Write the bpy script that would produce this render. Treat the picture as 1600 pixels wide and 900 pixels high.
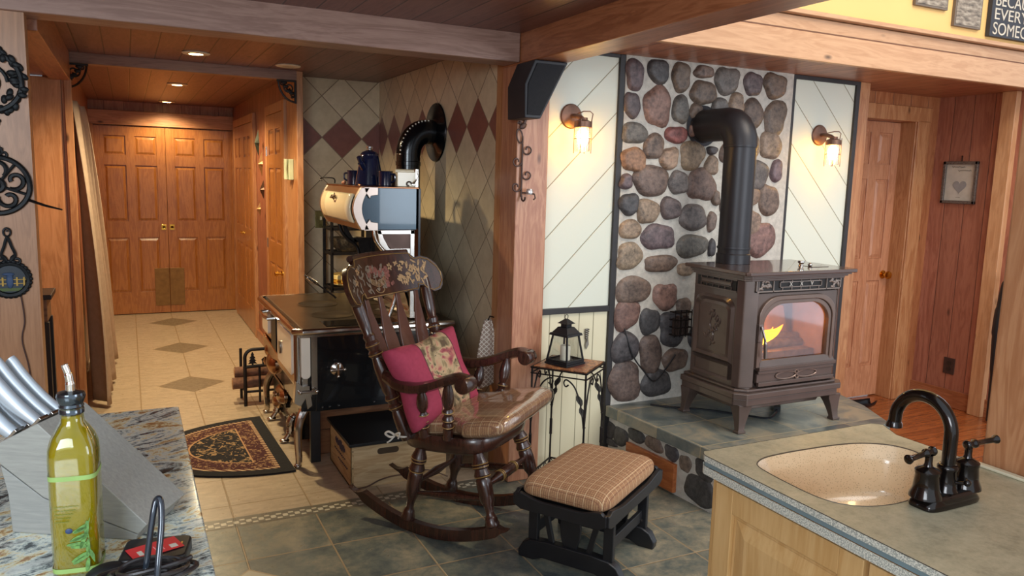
import bpy, bmesh, math, random
from mathutils import Vector, Matrix
random.seed(7)
PI = math.pi
for o in list(bpy.data.objects): bpy.data.objects.remove(o)
SC = bpy.context.scene
COL = SC.collection

# ------------------------------------------------------------------ camera
def setup_camera():
    yaw, pit, rol = [math.radians(a) for a in (26.518834, 8.07170449, 1.58977208)]
    F = Vector((math.sin(yaw)*math.cos(pit), math.cos(yaw)*math.cos(pit), -math.sin(pit)))
    r0 = Vector((math.cos(yaw), -math.sin(yaw), 0)); u0 = r0.cross(F)
    RT = r0*math.cos(rol) + u0*math.sin(rol); UP = -r0*math.sin(rol) + u0*math.cos(rol)
    cd = bpy.data.cameras.new('camera'); cam = bpy.data.objects.new('camera', cd); COL.objects.link(cam)
    cd.sensor_width = 36; cd.sensor_fit = 'HORIZONTAL'; cd.lens = 1205.77/1600*36
    cd.clip_start = 0.05; cd.clip_end = 100
    m = Matrix((RT, UP, -F)).transposed().to_4x4(); m.translation = (0, 0, 1.6)
    cam.matrix_world = m; SC.camera = cam
setup_camera()

# ------------------------------------------------------------------ world, lights, exposure
SC.view_settings.view_transform = 'Standard'; SC.view_settings.look = 'None'
SC.view_settings.gamma = 1; SC.view_settings.use_curve_mapping = False
SC.view_settings.exposure = 0.55
W = bpy.data.worlds.new('world'); SC.world = W; W.use_nodes = True
W.node_tree.nodes['Background'].inputs[0].default_value = (0.80, 0.90, 1.0, 1)
W.node_tree.nodes['Background'].inputs[1].default_value = 0.85

def light(name, kind, loc, energy, col, target=None, size=None, size_y=None, **kw):
    ld = bpy.data.lights.new(name, kind); ld.energy = energy; ld.color = col
    o = bpy.data.objects.new(name, ld); COL.objects.link(o); o.location = loc
    if kind == 'AREA':
        ld.shape = 'RECTANGLE'; ld.size = size; ld.size_y = size_y or size
    elif size is not None: ld.shadow_soft_size = size
    if target is not None:
        o.rotation_euler = (Vector(target)-Vector(loc)).to_track_quat('-Z', 'Y').to_euler()
    for k, v in kw.items(): setattr(ld, k, v)
    return o
light('kitchen_window_light', 'AREA', (-1.6, -1.2, 2.1), 62, (0.82, 0.92, 1.0), (1.2, 3.6, 0.9), 1.6, 1.2)
light('loft_window_light', 'AREA', (3.6, 0.6, 4.6), 62, (1.0, 0.93, 0.84), (3.2, 2.6, 0.6), 2.2, 2.2)
light('loft_lamp_light', 'POINT', (3.6, 1.6, 3.4), 17, (1.0, 0.72, 0.32), size=0.12)
light('dining_window_light', 'AREA', (3.9, -2.2, 1.7), 60, (0.86, 0.93, 1.0), (2.0, 3.2, 0.9), 2.4, 1.6)

# ------------------------------------------------------------------ node helpers
def lin(c):
    if isinstance(c, str):
        c = c.lstrip('#'); c = [int(c[i:i+2], 16)/255 for i in (0, 2, 4)]
    return tuple(x/12.92 if x <= 0.04045 else ((x+0.055)/1.055)**2.4 for x in c)
class X:                                    # a scalar socket with arithmetic
    def __init__(s, g, k): s.g, s.k = g, k
    def _o(s, op, b=None, c=None, rev=False):
        n = s.g.nt.nodes.new('ShaderNodeMath'); n.operation = op
        a = s
        if rev: a, b = b, a
        for i, v in enumerate((a, b, c)):
            if v is None: continue
            if isinstance(v, X): s.g.nt.links.new(v.k, n.inputs[i])
            else: n.inputs[i].default_value = v
        return X(s.g, n.outputs[0])
    def __add__(s, b): return s._o('ADD', b)
    def __radd__(s, b): return s._o('ADD', b)
    def __sub__(s, b): return s._o('SUBTRACT', b)
    def __rsub__(s, b): return s._o('SUBTRACT', b, rev=True)
    def __mul__(s, b): return s._o('MULTIPLY', b)
    def __rmul__(s, b): return s._o('MULTIPLY', b)
    def __truediv__(s, b): return s._o('DIVIDE', b)
    def lt(s, b): return s._o('LESS_THAN', b)
    def gt(s, b): return s._o('GREATER_THAN', b)
    def abs(s): return s._o('ABSOLUTE')
    def floor(s): return s._o('FLOOR')
    def frac(s): return s._o('FRACT')
    def sin(s): return s._o('SINE')
    def sqrt(s): return s._o('SQRT')
    def min(s, b): return s._o('MINIMUM', b)
    def max(s, b): return s._o('MAXIMUM', b)
    def pow(s, b): return s._o('POWER', b)
    def clamp(s): return s.max(0.0).min(1.0)
class G:
    def __init__(s, name):
        s.m = bpy.data.materials.new(name); s.m.use_nodes = True; s.nt = s.m.node_tree
        s.b = s.nt.nodes['Principled BSDF']; s.out = s.nt.nodes['Material Output']
        s.tc = s.nt.nodes.new('ShaderNodeTexCoord')
        sp = s.nt.nodes.new('ShaderNodeSeparateXYZ'); s.nt.links.new(s.tc.outputs['Object'], sp.inputs[0])
        s.x, s.y, s.z = [X(s, sp.outputs[i]) for i in range(3)]
    def vec(s, x, y, z=0.0):
        n = s.nt.nodes.new('ShaderNodeCombineXYZ')
        for i, v in enumerate((x, y, z)):
            if isinstance(v, X): s.nt.links.new(v.k, n.inputs[i])
            else: n.inputs[i].default_value = v
        return n.outputs[0]
    def noise(s, v=None, scale=5, detail=3, rough=.5, dist=0):
        n = s.nt.nodes.new('ShaderNodeTexNoise'); n.inputs['Scale'].default_value = scale
        n.inputs['Detail'].default_value = detail; n.inputs['Roughness'].default_value = rough; n.inputs['Distortion'].default_value = dist
        s.nt.links.new(v if v is not None else s.tc.outputs['Object'], n.inputs['Vector']); return X(s, n.outputs[0])
    def voro(s, v=None, scale=5, feature='F1', out=0, rnd=1):
        n = s.nt.nodes.new('ShaderNodeTexVoronoi'); n.feature = feature; n.inputs['Scale'].default_value = scale
        n.inputs['Randomness'].default_value = rnd
        s.nt.links.new(v if v is not None else s.tc.outputs['Object'], n.inputs['Vector']); return X(s, n.outputs[out])
    def white(s, v):
        n = s.nt.nodes.new('ShaderNodeTexWhiteNoise'); n.noise_dimensions = '3D'; s.nt.links.new(v, n.inputs['Vector']); return X(s, n.outputs[0])
    def mix(s, f, a, b):
        n = s.nt.nodes.new('ShaderNodeMix'); n.data_type = 'RGBA'
        if isinstance(f, X): s.nt.links.new(f.k, n.inputs[0])
        else: n.inputs[0].default_value = f
        for i, v in ((6, a), (7, b)):
            if isinstance(v, (tuple, list)): n.inputs[i].default_value = (*v[:3], 1)
            else: s.nt.links.new(v, n.inputs[i])
        return n.outputs[2]
    def ramp(s, f, stops):
        n = s.nt.nodes.new('ShaderNodeValToRGB'); e = n.color_ramp.elements
        while len(e) < len(stops): e.new(0.5)
        for i, (p, c) in enumerate(stops): e[i].position = p; e[i].color = (*c, 1)
        s.nt.links.new(f.k, n.inputs[0]); return n.outputs[0]
    def rng(s, f, a, b, c=0, d=1):
        n = s.nt.nodes.new('ShaderNodeMapRange'); s.nt.links.new(f.k, n.inputs[0])
        for i, v in enumerate((a, b, c, d)): n.inputs[i+1].default_value = v
        return X(s, n.outputs[0])
    def col(s, c):
        if isinstance(c, (tuple, list)): s.b.inputs['Base Color'].default_value = (*c[:3], 1)
        else: s.nt.links.new(c, s.b.inputs['Base Color'])
        return s
    def set(s, **k):
        for n, v in k.items():
            i = s.b.inputs[n.replace('_', ' ')]
            if isinstance(v, X): s.nt.links.new(v.k, i)
            elif isinstance(v, tuple): i.default_value = (*v[:3], 1)
            else: i.default_value = v
        return s
    def bump(s, f, dist=.002, strength=1):
        n = s.nt.nodes.new('ShaderNodeBump'); n.inputs['Distance'].default_value = dist; n.inputs['Strength'].default_value = strength
        s.nt.links.new(f.k, n.inputs['Height']); s.nt.links.new(n.outputs[0], s.b.inputs['Normal']); return s

def plain(name, c, rough=.5, metal=0, var=.12, scale=14, spec=.5, coat=0, bump=0):
    g = G(name); c = lin(c)
    n = g.noise(scale=scale, detail=4)
    g.col(g.mix(g.rng(n, .3, .7), tuple(x*(1-var) for x in c), tuple(min(1, x*(1+var)) for x in c)))
    g.set(Roughness=rough, Metallic=metal, Coat_Weight=coat); g.b.inputs['Specular IOR Level'].default_value = spec
    if bump: g.bump(g.noise(scale=scale*6, detail=3), bump)
    return g.m
def wood(name, c1, c2, axis='z', plank=None, rough=.42, knots=True, off=0.0, gap=.0035, gapdark=.35, fine=1.0, coat=.15, pvar=.25, ring=.35):
    g = G(name); c1, c2 = lin(c1), lin(c2)
    ax = {'x': g.x, 'y': g.y, 'z': g.z}
    sc = {a: (1.0 if a == axis else 9.0) for a in 'xyz'}
    seed = 0.0
    if plank:
        pa, pw = plank; q = (ax[pa]+off)/pw; cell = q.floor(); seed = g.white(g.vec(cell, 3.1, 1.7))*13.0
    base = {a: ax[a]*sc[a]+(seed if plank else 0.0) for a in 'xyz'}
    v = g.vec(base['x'], base['y'], base['z'])
    n1 = g.noise(v, 1.6*fine, 4, .6, 1.2); n2 = g.noise(v, 9*fine, 3, .6, .4)
    rings = ((n1*26.0).sin()*.5+.5)
    f = g.rng(rings*ring+n2*(1.0-ring), .25, .85)
    c = g.mix(f, c2, c1)
    if knots:
        kv = {a: ax[a]*(3.0 if a == axis else 7.0)+(seed if plank else 0.0) for a in 'xyz'}
        k = g.voro(g.vec(kv['x'], kv['y'], kv['z']), .85)
        c = g.mix(g.rng(k, .10, .03), c, tuple(x*.25 for x in c2))
    h = n2*.2
    if plank:
        tone = g.white(g.vec(cell, 7.7, 2.2))
        c = g.mix(tone*pvar, c, tuple(x*.45 for x in c1))
        e = q.frac(); d = e.min(1.0-e)*pw
        line = g.rng(d, gap*.4, gap)
        c = g.mix(line, tuple(x*gapdark for x in c2), c); h = h+line
    g.col(c).set(Roughness=rough, Coat_Weight=coat, Coat_Roughness=.25).bump(h, .002, .6)
    return g.m
def metal(name, c, rough=.25, var=.05): return plain(name, c, rough, 1.0, var, 9)
def glow(name, c, strength):
    g = G(name); c = lin(c); g.col(c).set(Emission_Color=c, Emission_Strength=strength); return g.m
def clear(name, tint=(1, 1, 1), gloss=.12, rough=.03, gcol=(1, 1, 1), fresnel=True):
    m = bpy.data.materials.new(name); m.use_nodes = True; nt = m.node_tree; nt.nodes.clear()
    o = nt.nodes.new('ShaderNodeOutputMaterial'); mx = nt.nodes.new('ShaderNodeMixShader')
    t = nt.nodes.new('ShaderNodeBsdfTransparent'); gl = nt.nodes.new('ShaderNodeBsdfGlossy')
    t.inputs[0].default_value = (*tint, 1); gl.inputs[0].default_value = (*gcol, 1); gl.inputs['Roughness'].default_value = rough
    if fresnel:
        lw = nt.nodes.new('ShaderNodeLayerWeight'); lw.inputs[0].default_value = .35
        mm = nt.nodes.new('ShaderNodeMath'); mm.operation = 'MULTIPLY_ADD'; mm.inputs[1].default_value = .6; mm.inputs[2].default_value = gloss
        nt.links.new(lw.outputs['Facing'], mm.inputs[0]); nt.links.new(mm.outputs[0], mx.inputs[0])
    else: mx.inputs[0].default_value = gloss
    nt.links.new(t.outputs[0], mx.inputs[1]); nt.links.new(gl.outputs[0], mx.inputs[2]); nt.links.new(mx.outputs[0], o.inputs[0])
    return m

# ------------------------------------------------------------------ mesh helpers
class M:
    def __init__(s): s.v = []; s.f = []; s.c = []
    def add(s, vs, fs, col=None):
        k = len(s.v); s.v += [tuple(p) for p in vs]; s.f += [tuple(i+k for i in f) for f in fs]; s.c += [col]*len(fs); return s
    def box(s, c, d, R=None, col=None):
        c = Vector(c); vs = []
        for x in (-.5, .5):
            for y in (-.5, .5):
                for z in (-.5, .5):
                    p = Vector((x*d[0], y*d[1], z*d[2]))
                    if R is not None: p = R @ p
                    vs.append(c+p)
        return s.add(vs, [(0, 1, 3, 2), (4, 6, 7, 5), (0, 4, 5, 1), (2, 3, 7, 6), (0, 2, 6, 4), (1, 5, 7, 3)], col)
    def b2(s, x0, x1, y0, y1, z0, z1): return s.box(((x0+x1)/2, (y0+y1)/2, (z0+z1)/2), (abs(x1-x0), abs(y1-y0), abs(z1-z0)))
    def hexa(s, p): return s.add(p, [(0, 3, 2, 1), (4, 5, 6, 7), (0, 1, 5, 4), (1, 2, 6, 5), (2, 3, 7, 6), (3, 0, 4, 7)])
    def lathe(s, prof, p0=(0, 0, 0), ax=(0, 0, 1), seg=20, col=None):       # prof: (radius, distance along axis)
        ax = Vector(ax).normalized(); p0 = Vector(p0)
        u = ax.orthogonal().normalized(); w = ax.cross(u); vs = []; fs = []
        n = len(prof)
        for r, t in prof:
            for i in range(seg):
                a = 2*PI*i/seg; vs.append(p0+ax*t+(u*math.cos(a)+w*math.sin(a))*max(r, 1e-4))
        for j in range(n-1):
            for i in range(seg):
                k = (i+1) % seg; fs.append((j*seg+i, j*seg+k, (j+1)*seg+k, (j+1)*seg+i))
        fs.append(tuple(range(seg))[::-1]); fs.append(tuple((n-1)*seg+i for i in range(seg)))
        return s.add(vs, fs, col)
    def cyl(s, p0, p1, r0, r1=None, seg=16, col=None):
        d = Vector(p1)-Vector(p0); return s.lathe([(r0, 0), (r0 if r1 is None else r1, d.length)], p0, d, seg, col)
    def turned(s, p0, p1, prof, seg=16):     # prof: (fraction, radius)
        d = Vector(p1)-Vector(p0); return s.lathe([(r, t*d.length) for t, r in prof], p0, d, seg)
    def tube(s, pts, r, seg=8, closed=False, flat=None, col=None):
        pts = [Vector(p) for p in pts]; n = len(pts); vs = []; fs = []
        rr = r if isinstance(r, (list, tuple)) else [r]*n
        up = None
        for i, p in enumerate(pts):
            a = pts[(i-1) % n] if (closed or i > 0) else p; b = pts[(i+1) % n] if (closed or i < n-1) else p
            t = (b-a).normalized() if (b-a).length > 1e-9 else Vector((0, 0, 1))
            if up is None: up = flat.normalized() if flat is not None else t.orthogonal().normalized()
            up = (up-t*up.dot(t)); up = up.normalized() if up.length > 1e-6 else t.orthogonal().normalized()
            w = t.cross(up)
            for k in range(seg):
                g = 2*PI*k/seg; vs.append(p+(up*math.cos(g)+w*math.sin(g))*rr[i])
        m = n if closed else n-1
        for i in range(m):
            j = (i+1) % n
            for k in range(seg):
                l = (k+1) % seg; fs.append((i*seg+k, i*seg+l, j*seg+l, j*seg+k))
        if not closed: fs.append(tuple(range(seg))[::-1]); fs.append(tuple((n-1)*seg+k for k in range(seg)))
        return s.add(vs, fs, col)
    def prism(s, poly, mp, w0, w1, col=None):   # poly of (a,b), mp(a,b,w) -> point
        n = len(poly); vs = [mp(a, b, w0) for a, b in poly]+[mp(a, b, w1) for a, b in poly]
        fs = [tuple(range(n))[::-1], tuple(range(n, 2*n))]+[(i, (i+1) % n, n+(i+1) % n, n+i) for i in range(n)]
        return s.add(vs, fs, col)
    def grid(s, fn, nu, nv, cu=False, cv=False, col=None):
        mu = nu if cu else nu+1; mv = nv if cv else nv+1
        vs = [fn(i/nu, j/nv) for i in range(mu) for j in range(mv)]; fs = []
        for i in range(nu):
            for j in range(nv):
                a, b = (i+1) % mu, (j+1) % mv; fs.append((i*mv+j, a*mv+j, a*mv+b, i*mv+b))
        return s.add(vs, fs, col)
    def ell(s, c, r, nu=14, nv=10, R=None, col=None):
        c = Vector(c); r = (r, r, r) if isinstance(r, (int, float)) else r
        def fn(u, v):
            a = 2*PI*u; b = PI*(v*.998+.001)-PI/2
            p = Vector((r[0]*math.cos(a)*math.cos(b), r[1]*math.sin(a)*math.cos(b), r[2]*math.sin(b)))
            return c+(R @ p if R is not None else p)
        return s.grid(fn, nu, nv, cu=True, col=col)
    def build(s, name, mat, parent=None, smooth=True, bevel=0, sub=0, label=None, angle=35, colors=None, seg=2, solid=0):
        me = bpy.data.meshes.new(name); me.from_pydata(s.v, [], s.f); me.validate()
        if colors:
            ca = me.color_attributes.new('tint', 'FLOAT_COLOR', 'CORNER')
            for p in me.polygons:
                c = s.c[p.index] or (1, 1, 1)
                for li in p.loop_indices: ca.data[li].color = (*c, 1)
        bm = bmesh.new(); bm.from_mesh(me); bmesh.ops.recalc_face_normals(bm, faces=bm.faces); bm.to_mesh(me); bm.free()
        if smooth:
            me.polygons.foreach_set('use_smooth', [True]*len(me.polygons)); me.set_sharp_from_angle(angle=math.radians(angle))
        me.materials.append(mat)
        o = bpy.data.objects.new(name, me); COL.objects.link(o)
        if parent: o.parent = parent
        if solid:
            md = o.modifiers.new('s', 'SOLIDIFY'); md.thickness = solid; md.offset = 0
        if bevel:
            md = o.modifiers.new('b', 'BEVEL'); md.width = bevel; md.segments = seg; md.limit_method = 'ANGLE'; md.angle_limit = math.radians(40)
            md.harden_normals = True
        if sub:
            md = o.modifiers.new('u', 'SUBSURF'); md.levels = sub; md.render_levels = sub
        if label: o['label'] = label
        return o
def thing(name, label, cat, loc=(0, 0, 0), rz=0, group=None):
    o = bpy.data.objects.new(name, None); COL.objects.link(o); o.location = loc; o.rotation_euler = (0, 0, rz)
    o.empty_display_size = .1; o['label'] = label; o['category'] = cat
    if group: o['group'] = group
    return o
def tag(o, label, cat, group=None):
    o['label'] = label; o['category'] = cat
    if group: o['group'] = group
    return o
def struct(o, label=None):
    o['kind'] = 'structure'
    if label: o['label'] = label
    return o
def dup(root, loc, rz, label, group=None):
    r = root.copy(); COL.objects.link(r); r.location = loc; r.rotation_euler = (0, 0, rz); r['label'] = label
    if group: r['group'] = group
    for ch in list(root.children):
        c = ch.copy(); COL.objects.link(c); c.parent = r
        for gch in ch.children:
            d = gch.copy(); COL.objects.link(d); d.parent = c
    return r
def lerp(a, b, t): return a+(b-a)*t
def smoothpts(pts, n=8, closed=False):        # catmull-rom
    P = [Vector(p) for p in pts]; out = []; m = len(P)
    rng_ = range(m if closed else m-1)
    for i in rng_:
        if closed: a, b, c, d = P[(i-1) % m], P[i], P[(i+1) % m], P[(i+2) % m]
        else: a, b, c, d = P[max(i-1, 0)], P[i], P[i+1], P[min(i+2, m-1)]
        for k in range(n):
            t = k/n; out.append(.5*((2*b)+(c-a)*t+(2*a-5*b+4*c-d)*t*t+(3*b-a-3*c+d)*t**3))
    if not closed: out.append(P[-1])
    return out
def spiral(c, r0, r1, a0, a1, e1, e2, n=22):   # spiral in plane spanned by e1,e2
    c, e1, e2 = Vector(c), Vector(e1), Vector(e2); out = []
    for i in range(n+1):
        t = i/n; a = lerp(a0, a1, t); r = lerp(r0, r1, t); out.append(c+e1*r*math.cos(a)+e2*r*math.sin(a))
    return out
def rrect(w, h, r, n=6, cx=0, cy=0):
    out = []
    for sx, sy, a0 in ((1, 1, 0), (-1, 1, PI/2), (-1, -1, PI), (1, -1, 1.5*PI)):
        for i in range(n+1):
            a = a0+PI/2*i/n; out.append((cx+sx*(w/2-r)+r*math.cos(a), cy+sy*(h/2-r)+r*math.sin(a)))
    return out
XZ = lambda a, b, w: (a, w, b)
YZ = lambda a, b, w: (w, a, b)
XY = lambda a, b, w: (a, b, w)

# ------------------------------------------------------------------ materials
PINE = wood('pine_vertical', '#bf8a5e', '#9f663e', 'z')
PINE_PL = wood('pine_boards_vertical', '#bd7d52', '#96552f', 'z', ('x', .19), pvar=.35)
PINE_PLY = wood('red_pine_boards', '#a8694c', '#7f4330', 'z', ('y', .16), pvar=.35)
PINE_X = wood('pine_along_x', '#c28a63', '#a06a48', 'x')
PINE_Y = wood('pine_along_y', '#b0714c', '#8c5233', 'y', rough=.35)
FASC = wood('fascia_pine', '#cfa27b', '#ba8b64', 'x')
PALEZ = wood('pale_pine_upright', '#d3a47a', '#bd8a60', 'z')
CEIL = wood('ceiling_boards', '#84584f', '#693f3a', 'y', ('x', .142), off=.237, gap=.005, gapdark=.2, rough=.4)
CEIL2 = wood('stove_ceiling_boards', '#b97a55', '#935436', 'y', ('x', .14), gap=.005, gapdark=.3, rough=.4)
DOORW = wood('honey_fir', '#b5763c', '#965a28', 'z', rough=.3, knots=False, fine=1.3, coat=.35)
DOORR = wood('red_fir', '#c98f6b', '#ab7150', 'z', rough=.3, knots=False, fine=1.3, coat=.3)
LAMW = wood('laminate_floor', '#b06434', '#8a4722', 'x', ('y', .12), rough=.25, coat=.4)
BLACKTRIM = plain('black_trim_paint', '#2b2829', .5, var=.2)
IRON = plain('wrought_iron', '#2a2422', .5, .6, .3, 30)
CAST = plain('cast_iron', '#1c1f22', .5, .5, .35, 40, bump=.001)
BRASS = metal('polished_brass', '#d9a545', .18)
NICKEL = metal('polished_nickel', '#c9c2ba', .16)
BLKENAM = plain('black_enamel', '#0e1013', .16, 0, .1, 6, coat=.6)
WHITENAM = plain('white_enamel', '#e9dccb', .15, 0, .03, 6, coat=.5)
CREAMENAM = plain('cream_enamel', '#f3e2bd', .15, 0, .03, 6, coat=.5)
BLUEENAM = plain('navy_enamel', '#141d38', .12, 0, .2, 60, coat=.7)
STOVEPAINT = plain('brown_stove_enamel', '#5c4c45', .3, .35, .12, 8, coat=.3)
STOVEDARK = plain('stove_grille_black', '#191514', .6)
PIPEBLK = plain('black_stove_pipe', '#1b1c1f', .34, .5, .15, 10)
CREAMW = plain('cream_paint', '#d6d4c4', .55, 0, .03, 3)
YELLOW = plain('yellow_wall_paint', '#e6bd78', .7, 0, .03, 3)
DARKWOOD = wood('dark_walnut_finish', '#4a2a20', '#2c1812', 'z', rough=.25, knots=False, coat=.5)
GOLD = plain('gold_paint', '#a07c48', .4, .4, .2, 60)
BLKWOOD = plain('black_painted_wood', '#1b1b1e', .38, 0, .15, 20)

# ------------------------------------------------------------------ tile materials
def floor_mat():
    g = G('floor_tiles'); x, y = g.x, g.y
    hall = y.gt(3.612)
    qx = (x-.03)/.357
    qy1 = (y-3.17)/.345; qy2 = (y-3.755)/.345
    qy = qy1*(1-hall)+qy2*hall
    cell = g.vec(qx.floor(), qy.floor(), hall)
    rnd = g.white(cell)
    dx = qx.frac(); dx = dx.min(1.0-dx)*.357
    dy = qy.frac(); dy = dy.min(1.0-dy)*.345
    d = dx.min(dy)
    fv = g.vec(x+rnd*7.0, y+rnd*5.0, 0.0)
    n1 = g.noise(fv, 4.5, 6, .65, .6); n2 = g.noise(fv, 22, 5, .7)
    slate = g.ramp(g.rng(n1*.6+n2*.4+(rnd-.5)*.12, .36, .66), [(0, lin('#454c4e')), (.35, lin('#63675f')), (.65, lin('#817c6c')), (1, lin('#a1957c'))])
    st = g.noise(g.vec(x*1.2, y*6.0+rnd*5.0, 0.0), 6, 5, .6)
    beige = g.mix(g.rng(st*.55+n2*.45, .35, .65), lin('#a08d76'), lin('#c3b198'))
    base = g.mix(hall, slate, beige)
    # square insets set on the diagonal
    def diamond(cx, cy, r): return ((x-cx).abs()+(y-cy).abs())
    dm = None; de = None
    for k in (-1, 0, 1, 2):
        q = diamond(.384, 6.13+1.32*k, .237); 
        if k == -1: continue
        a = q.lt(.237); e = (q-.237).abs().lt(.004)
        dm = a if dm is None else dm.max(a); de = e if de is None else de.max(e)
    base = g.mix(dm, base, g.mix(g.rng(n2, .3, .7), lin('#6f6250'), lin('#8f8069')))
    q = diamond(.384, 2.85, .237); a2 = q.lt(.237); e2 = (q-.237).abs().lt(.006)
    base = g.mix(a2, base, g.mix(n2, lin('#a39a86'), lin('#bdb59e')))
    inside = dm.max(a2)
    line = g.rng(d, .0025, .0045)
    line = line.max(inside)
    line = line*(1-de.max(e2))
    base = g.mix(line, lin('#9b8567'), base)
    # mosaic strip
    ms = y.gt(3.505)*y.lt(3.606)
    mq = (x+.007)/.0275; mr = (y-3.515)/.0272
    chk = (mq.floor()+mr.floor())*.5; chk = chk.frac().gt(.25)
    inrow = y.gt(3.528)*y.lt(3.583)
    mm = mq.frac(); mm = mm.min(1.0-mm); ml = g.rng(mm, .05, .12)
    mcol = g.mix(chk*inrow*ml, lin('#6b6558'), lin('#c9c2ae'))
    base = g.mix(ms, base, mcol)
    g.col(base).set(Roughness=g.rng(n2, .2, .8, .42, .22)); g.bump(line*.6+n2*.25, .003, .7)
    return g.m
def diag_tile(name, ha, a0, b0, D):
    g = G(name); a = {'x': g.x, 'y': g.y}[ha]
    p = (a-a0)/D; q = (g.z-b0)/D; u = p+q; v = p-q
    cu, cv = (u+.5).floor(), (v+.5).floor()
    dark = (cu-cv).abs().lt(.5)
    rnd = g.white(g.vec(cu, cv, 2.0))
    eu = ((u+.5).frac()-.5).abs(); ev = ((v+.5).frac()-.5).abs()
    e = (.5-eu.max(ev))*D*.7
    n = g.noise(scale=16, detail=6, rough=.7); n0 = g.noise(scale=4, detail=3)
    light_ = g.mix(g.rng(n*.6+n0*.3+rnd*.25, .3, .8), lin('#b6a283'), lin('#dac8a8'))
    red = g.mix(n, lin('#6b4039'), lin('#935d50'))
    c = g.mix(dark, light_, red)
    line = g.rng(e, .0022, .0038)
    g.col(g.mix(line, lin('#86745f'), c)).set(Roughness=.38).bump(line+n*.2, .002, .6)
    return g.m
def groove_panel(name, mode):
    g = G(name)
    if mode == 'diagL': q = (g.x-g.z)/(.19*1.414)+.35      # boards rising to the right
    elif mode == 'diagR': q = (g.x+g.z)/(.19*1.414)+.2
    else: q = (g.x)/.094+.3
    w = .19 if mode != 'v' else .094
    e = q.frac(); e = e.min(1.0-e)*w
    line = g.rng(e, .0012, .0032)
    cell = g.white(g.vec(q.floor(), 1.0, 5.0))
    base = g.mix(cell*.5, lin('#dadccd'), lin('#d2d3c1'))
    if mode == 'v': base = g.mix(cell*.5, lin('#e2d8b8'), lin('#d8ccaa'))
    g.col(g.mix(line, lin('#9d9478'), base)).set(Roughness=.5).bump(line, .003, .8)
    return g.m
MORTAR = plain('stone_mortar', '#c2bbb0', .9, 0, .16, 30, bump=.004)
def stone_mat():
    g = G('river_stone')
    at = g.nt.nodes.new('ShaderNodeAttribute'); at.attribute_name = 'tint'
    n = g.noise(scale=9, detail=6, rough=.7, dist=.8); n2 = g.noise(scale=45, detail=4, rough=.7)
    f = g.rng(n*.5+n2*.5, .35, .65)
    mx = g.nt.nodes.new('ShaderNodeMix'); mx.data_type = 'RGBA'; mx.blend_type = 'MULTIPLY'; mx.inputs[0].default_value = 1
    g.nt.links.new(at.outputs['Color'], mx.inputs[6]); g.nt.links.new(g.mix(f, (.34, .32, .32), (1.7, 1.6, 1.5)), mx.inputs[7])
    g.col(mx.outputs[2]).set(Roughness=.5).bump(n2*.5+n, .006, .8)
    return g.m
STONE = stone_mat()
TINT = {'p': '#5f5356', 'd': '#474548', 'b': '#695a52', 't': '#867565', 'g': '#605d59', 'r': '#7a6058', 'R': '#7c504f', 'o': '#8d6e58'}

# ------------------------------------------------------------------ floor
struct(M().b2(-2.6, 3.72, -1.2, 9.5, -.05, 0).build('floor', floor_mat(), smooth=False), 'slate and beige tiled floor with a mosaic strip')
struct(M().b2(3.72, 7.2, -1.2, 4.6, -.05, 0).build('floor', LAMW, smooth=False), 'reddish wood plank floor beyond the hearth')

# ------------------------------------------------------------------ ceilings and beams
struct(M().b2(-2.6, 1.76, 1.2, 9.5, 2.30, 2.36).build('ceiling', CEIL, smooth=False), 'low reddish board ceiling over the kitchen and hall')
struct(M().b2(1.93, 7.2, 3.12, 4.7, 2.28, 2.34).build('ceiling', CEIL2, smooth=False), 'board ceiling over the pellet stove')
struct(M().b2(-2.6, 7.2, 1.2, 9.6, 5.2, 5.3).build('ceiling', plain('loft_ceiling', '#d8b58a', .7), smooth=False), 'high ceiling of the loft')
struct(M().b2(-1.9, 1.745, 3.478, 3.64, 2.163, 2.31).build('trim_1', wood('hazed_pine_beam', '#a78576', '#8a685b', 'x', rough=.45), bevel=.006), 'pine beam crossing the ceiling at the front')  # grey of the lens flare haze is put into the beam colour
struct(M().b2(1.748, 1.925, 1.21, 3.70, 2.158, 2.42).build('trim_2', PINE_Y, bevel=.006), 'pine beam running towards the kitchen above the post')
struct(M().b2(1.925, 1.98, 1.21, 3.115, 2.2, 2.42).build('trim_2', PINE_Y, bevel=.004), 'stepped edge board along the pine beam')
struct(M().b2(-.36, 1.09, 5.63, 5.72, 2.235, 2.31).build('trim_3', wood('hall_beam_pine', '#9d7460', '#7a5443', 'x'), bevel=.005), 'thin beam across the hall ceiling')
struct(M().b2(-.40, -.29, 3.64, 5.62, 2.12, 2.30).build('trim_4', PINE_Y, bevel=.004), 'side beam along the left of the hall')
struct(M().b2(-.62, -.40, 3.64, 5.62, 2.14, 2.20).build('trim_4', PINE_Y, bevel=.004), 'soffit board beside the left beam')
f = M().b2(1.98, 7.0, 3.082, 3.12, 2.262, 2.405); f.b2(1.98, 7.0, 3.135, 3.17, 2.405, 2.492); f.b2(1.98, 7.0, 3.098, 3.19, 2.496, 2.52)
struct(f.build('trim_5', FASC, bevel=.004), 'pale pine fascia boards at the loft edge')
struct(M().b2(1.98, 7.0, 3.086, 3.122, 2.405, 2.413).build('trim_5', plain('groove_shade', '#6b4630', .7)), 'thin dark strip standing in for the shaded groove between the fascia boards')  # shade of the groove put in as a dark strip
struct(M().b2(1.93, 7.0, 3.19, 3.26, 2.34, 5.2).build('wall_back', YELLOW, smooth=False), 'yellow loft wall above the fascia')

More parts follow.
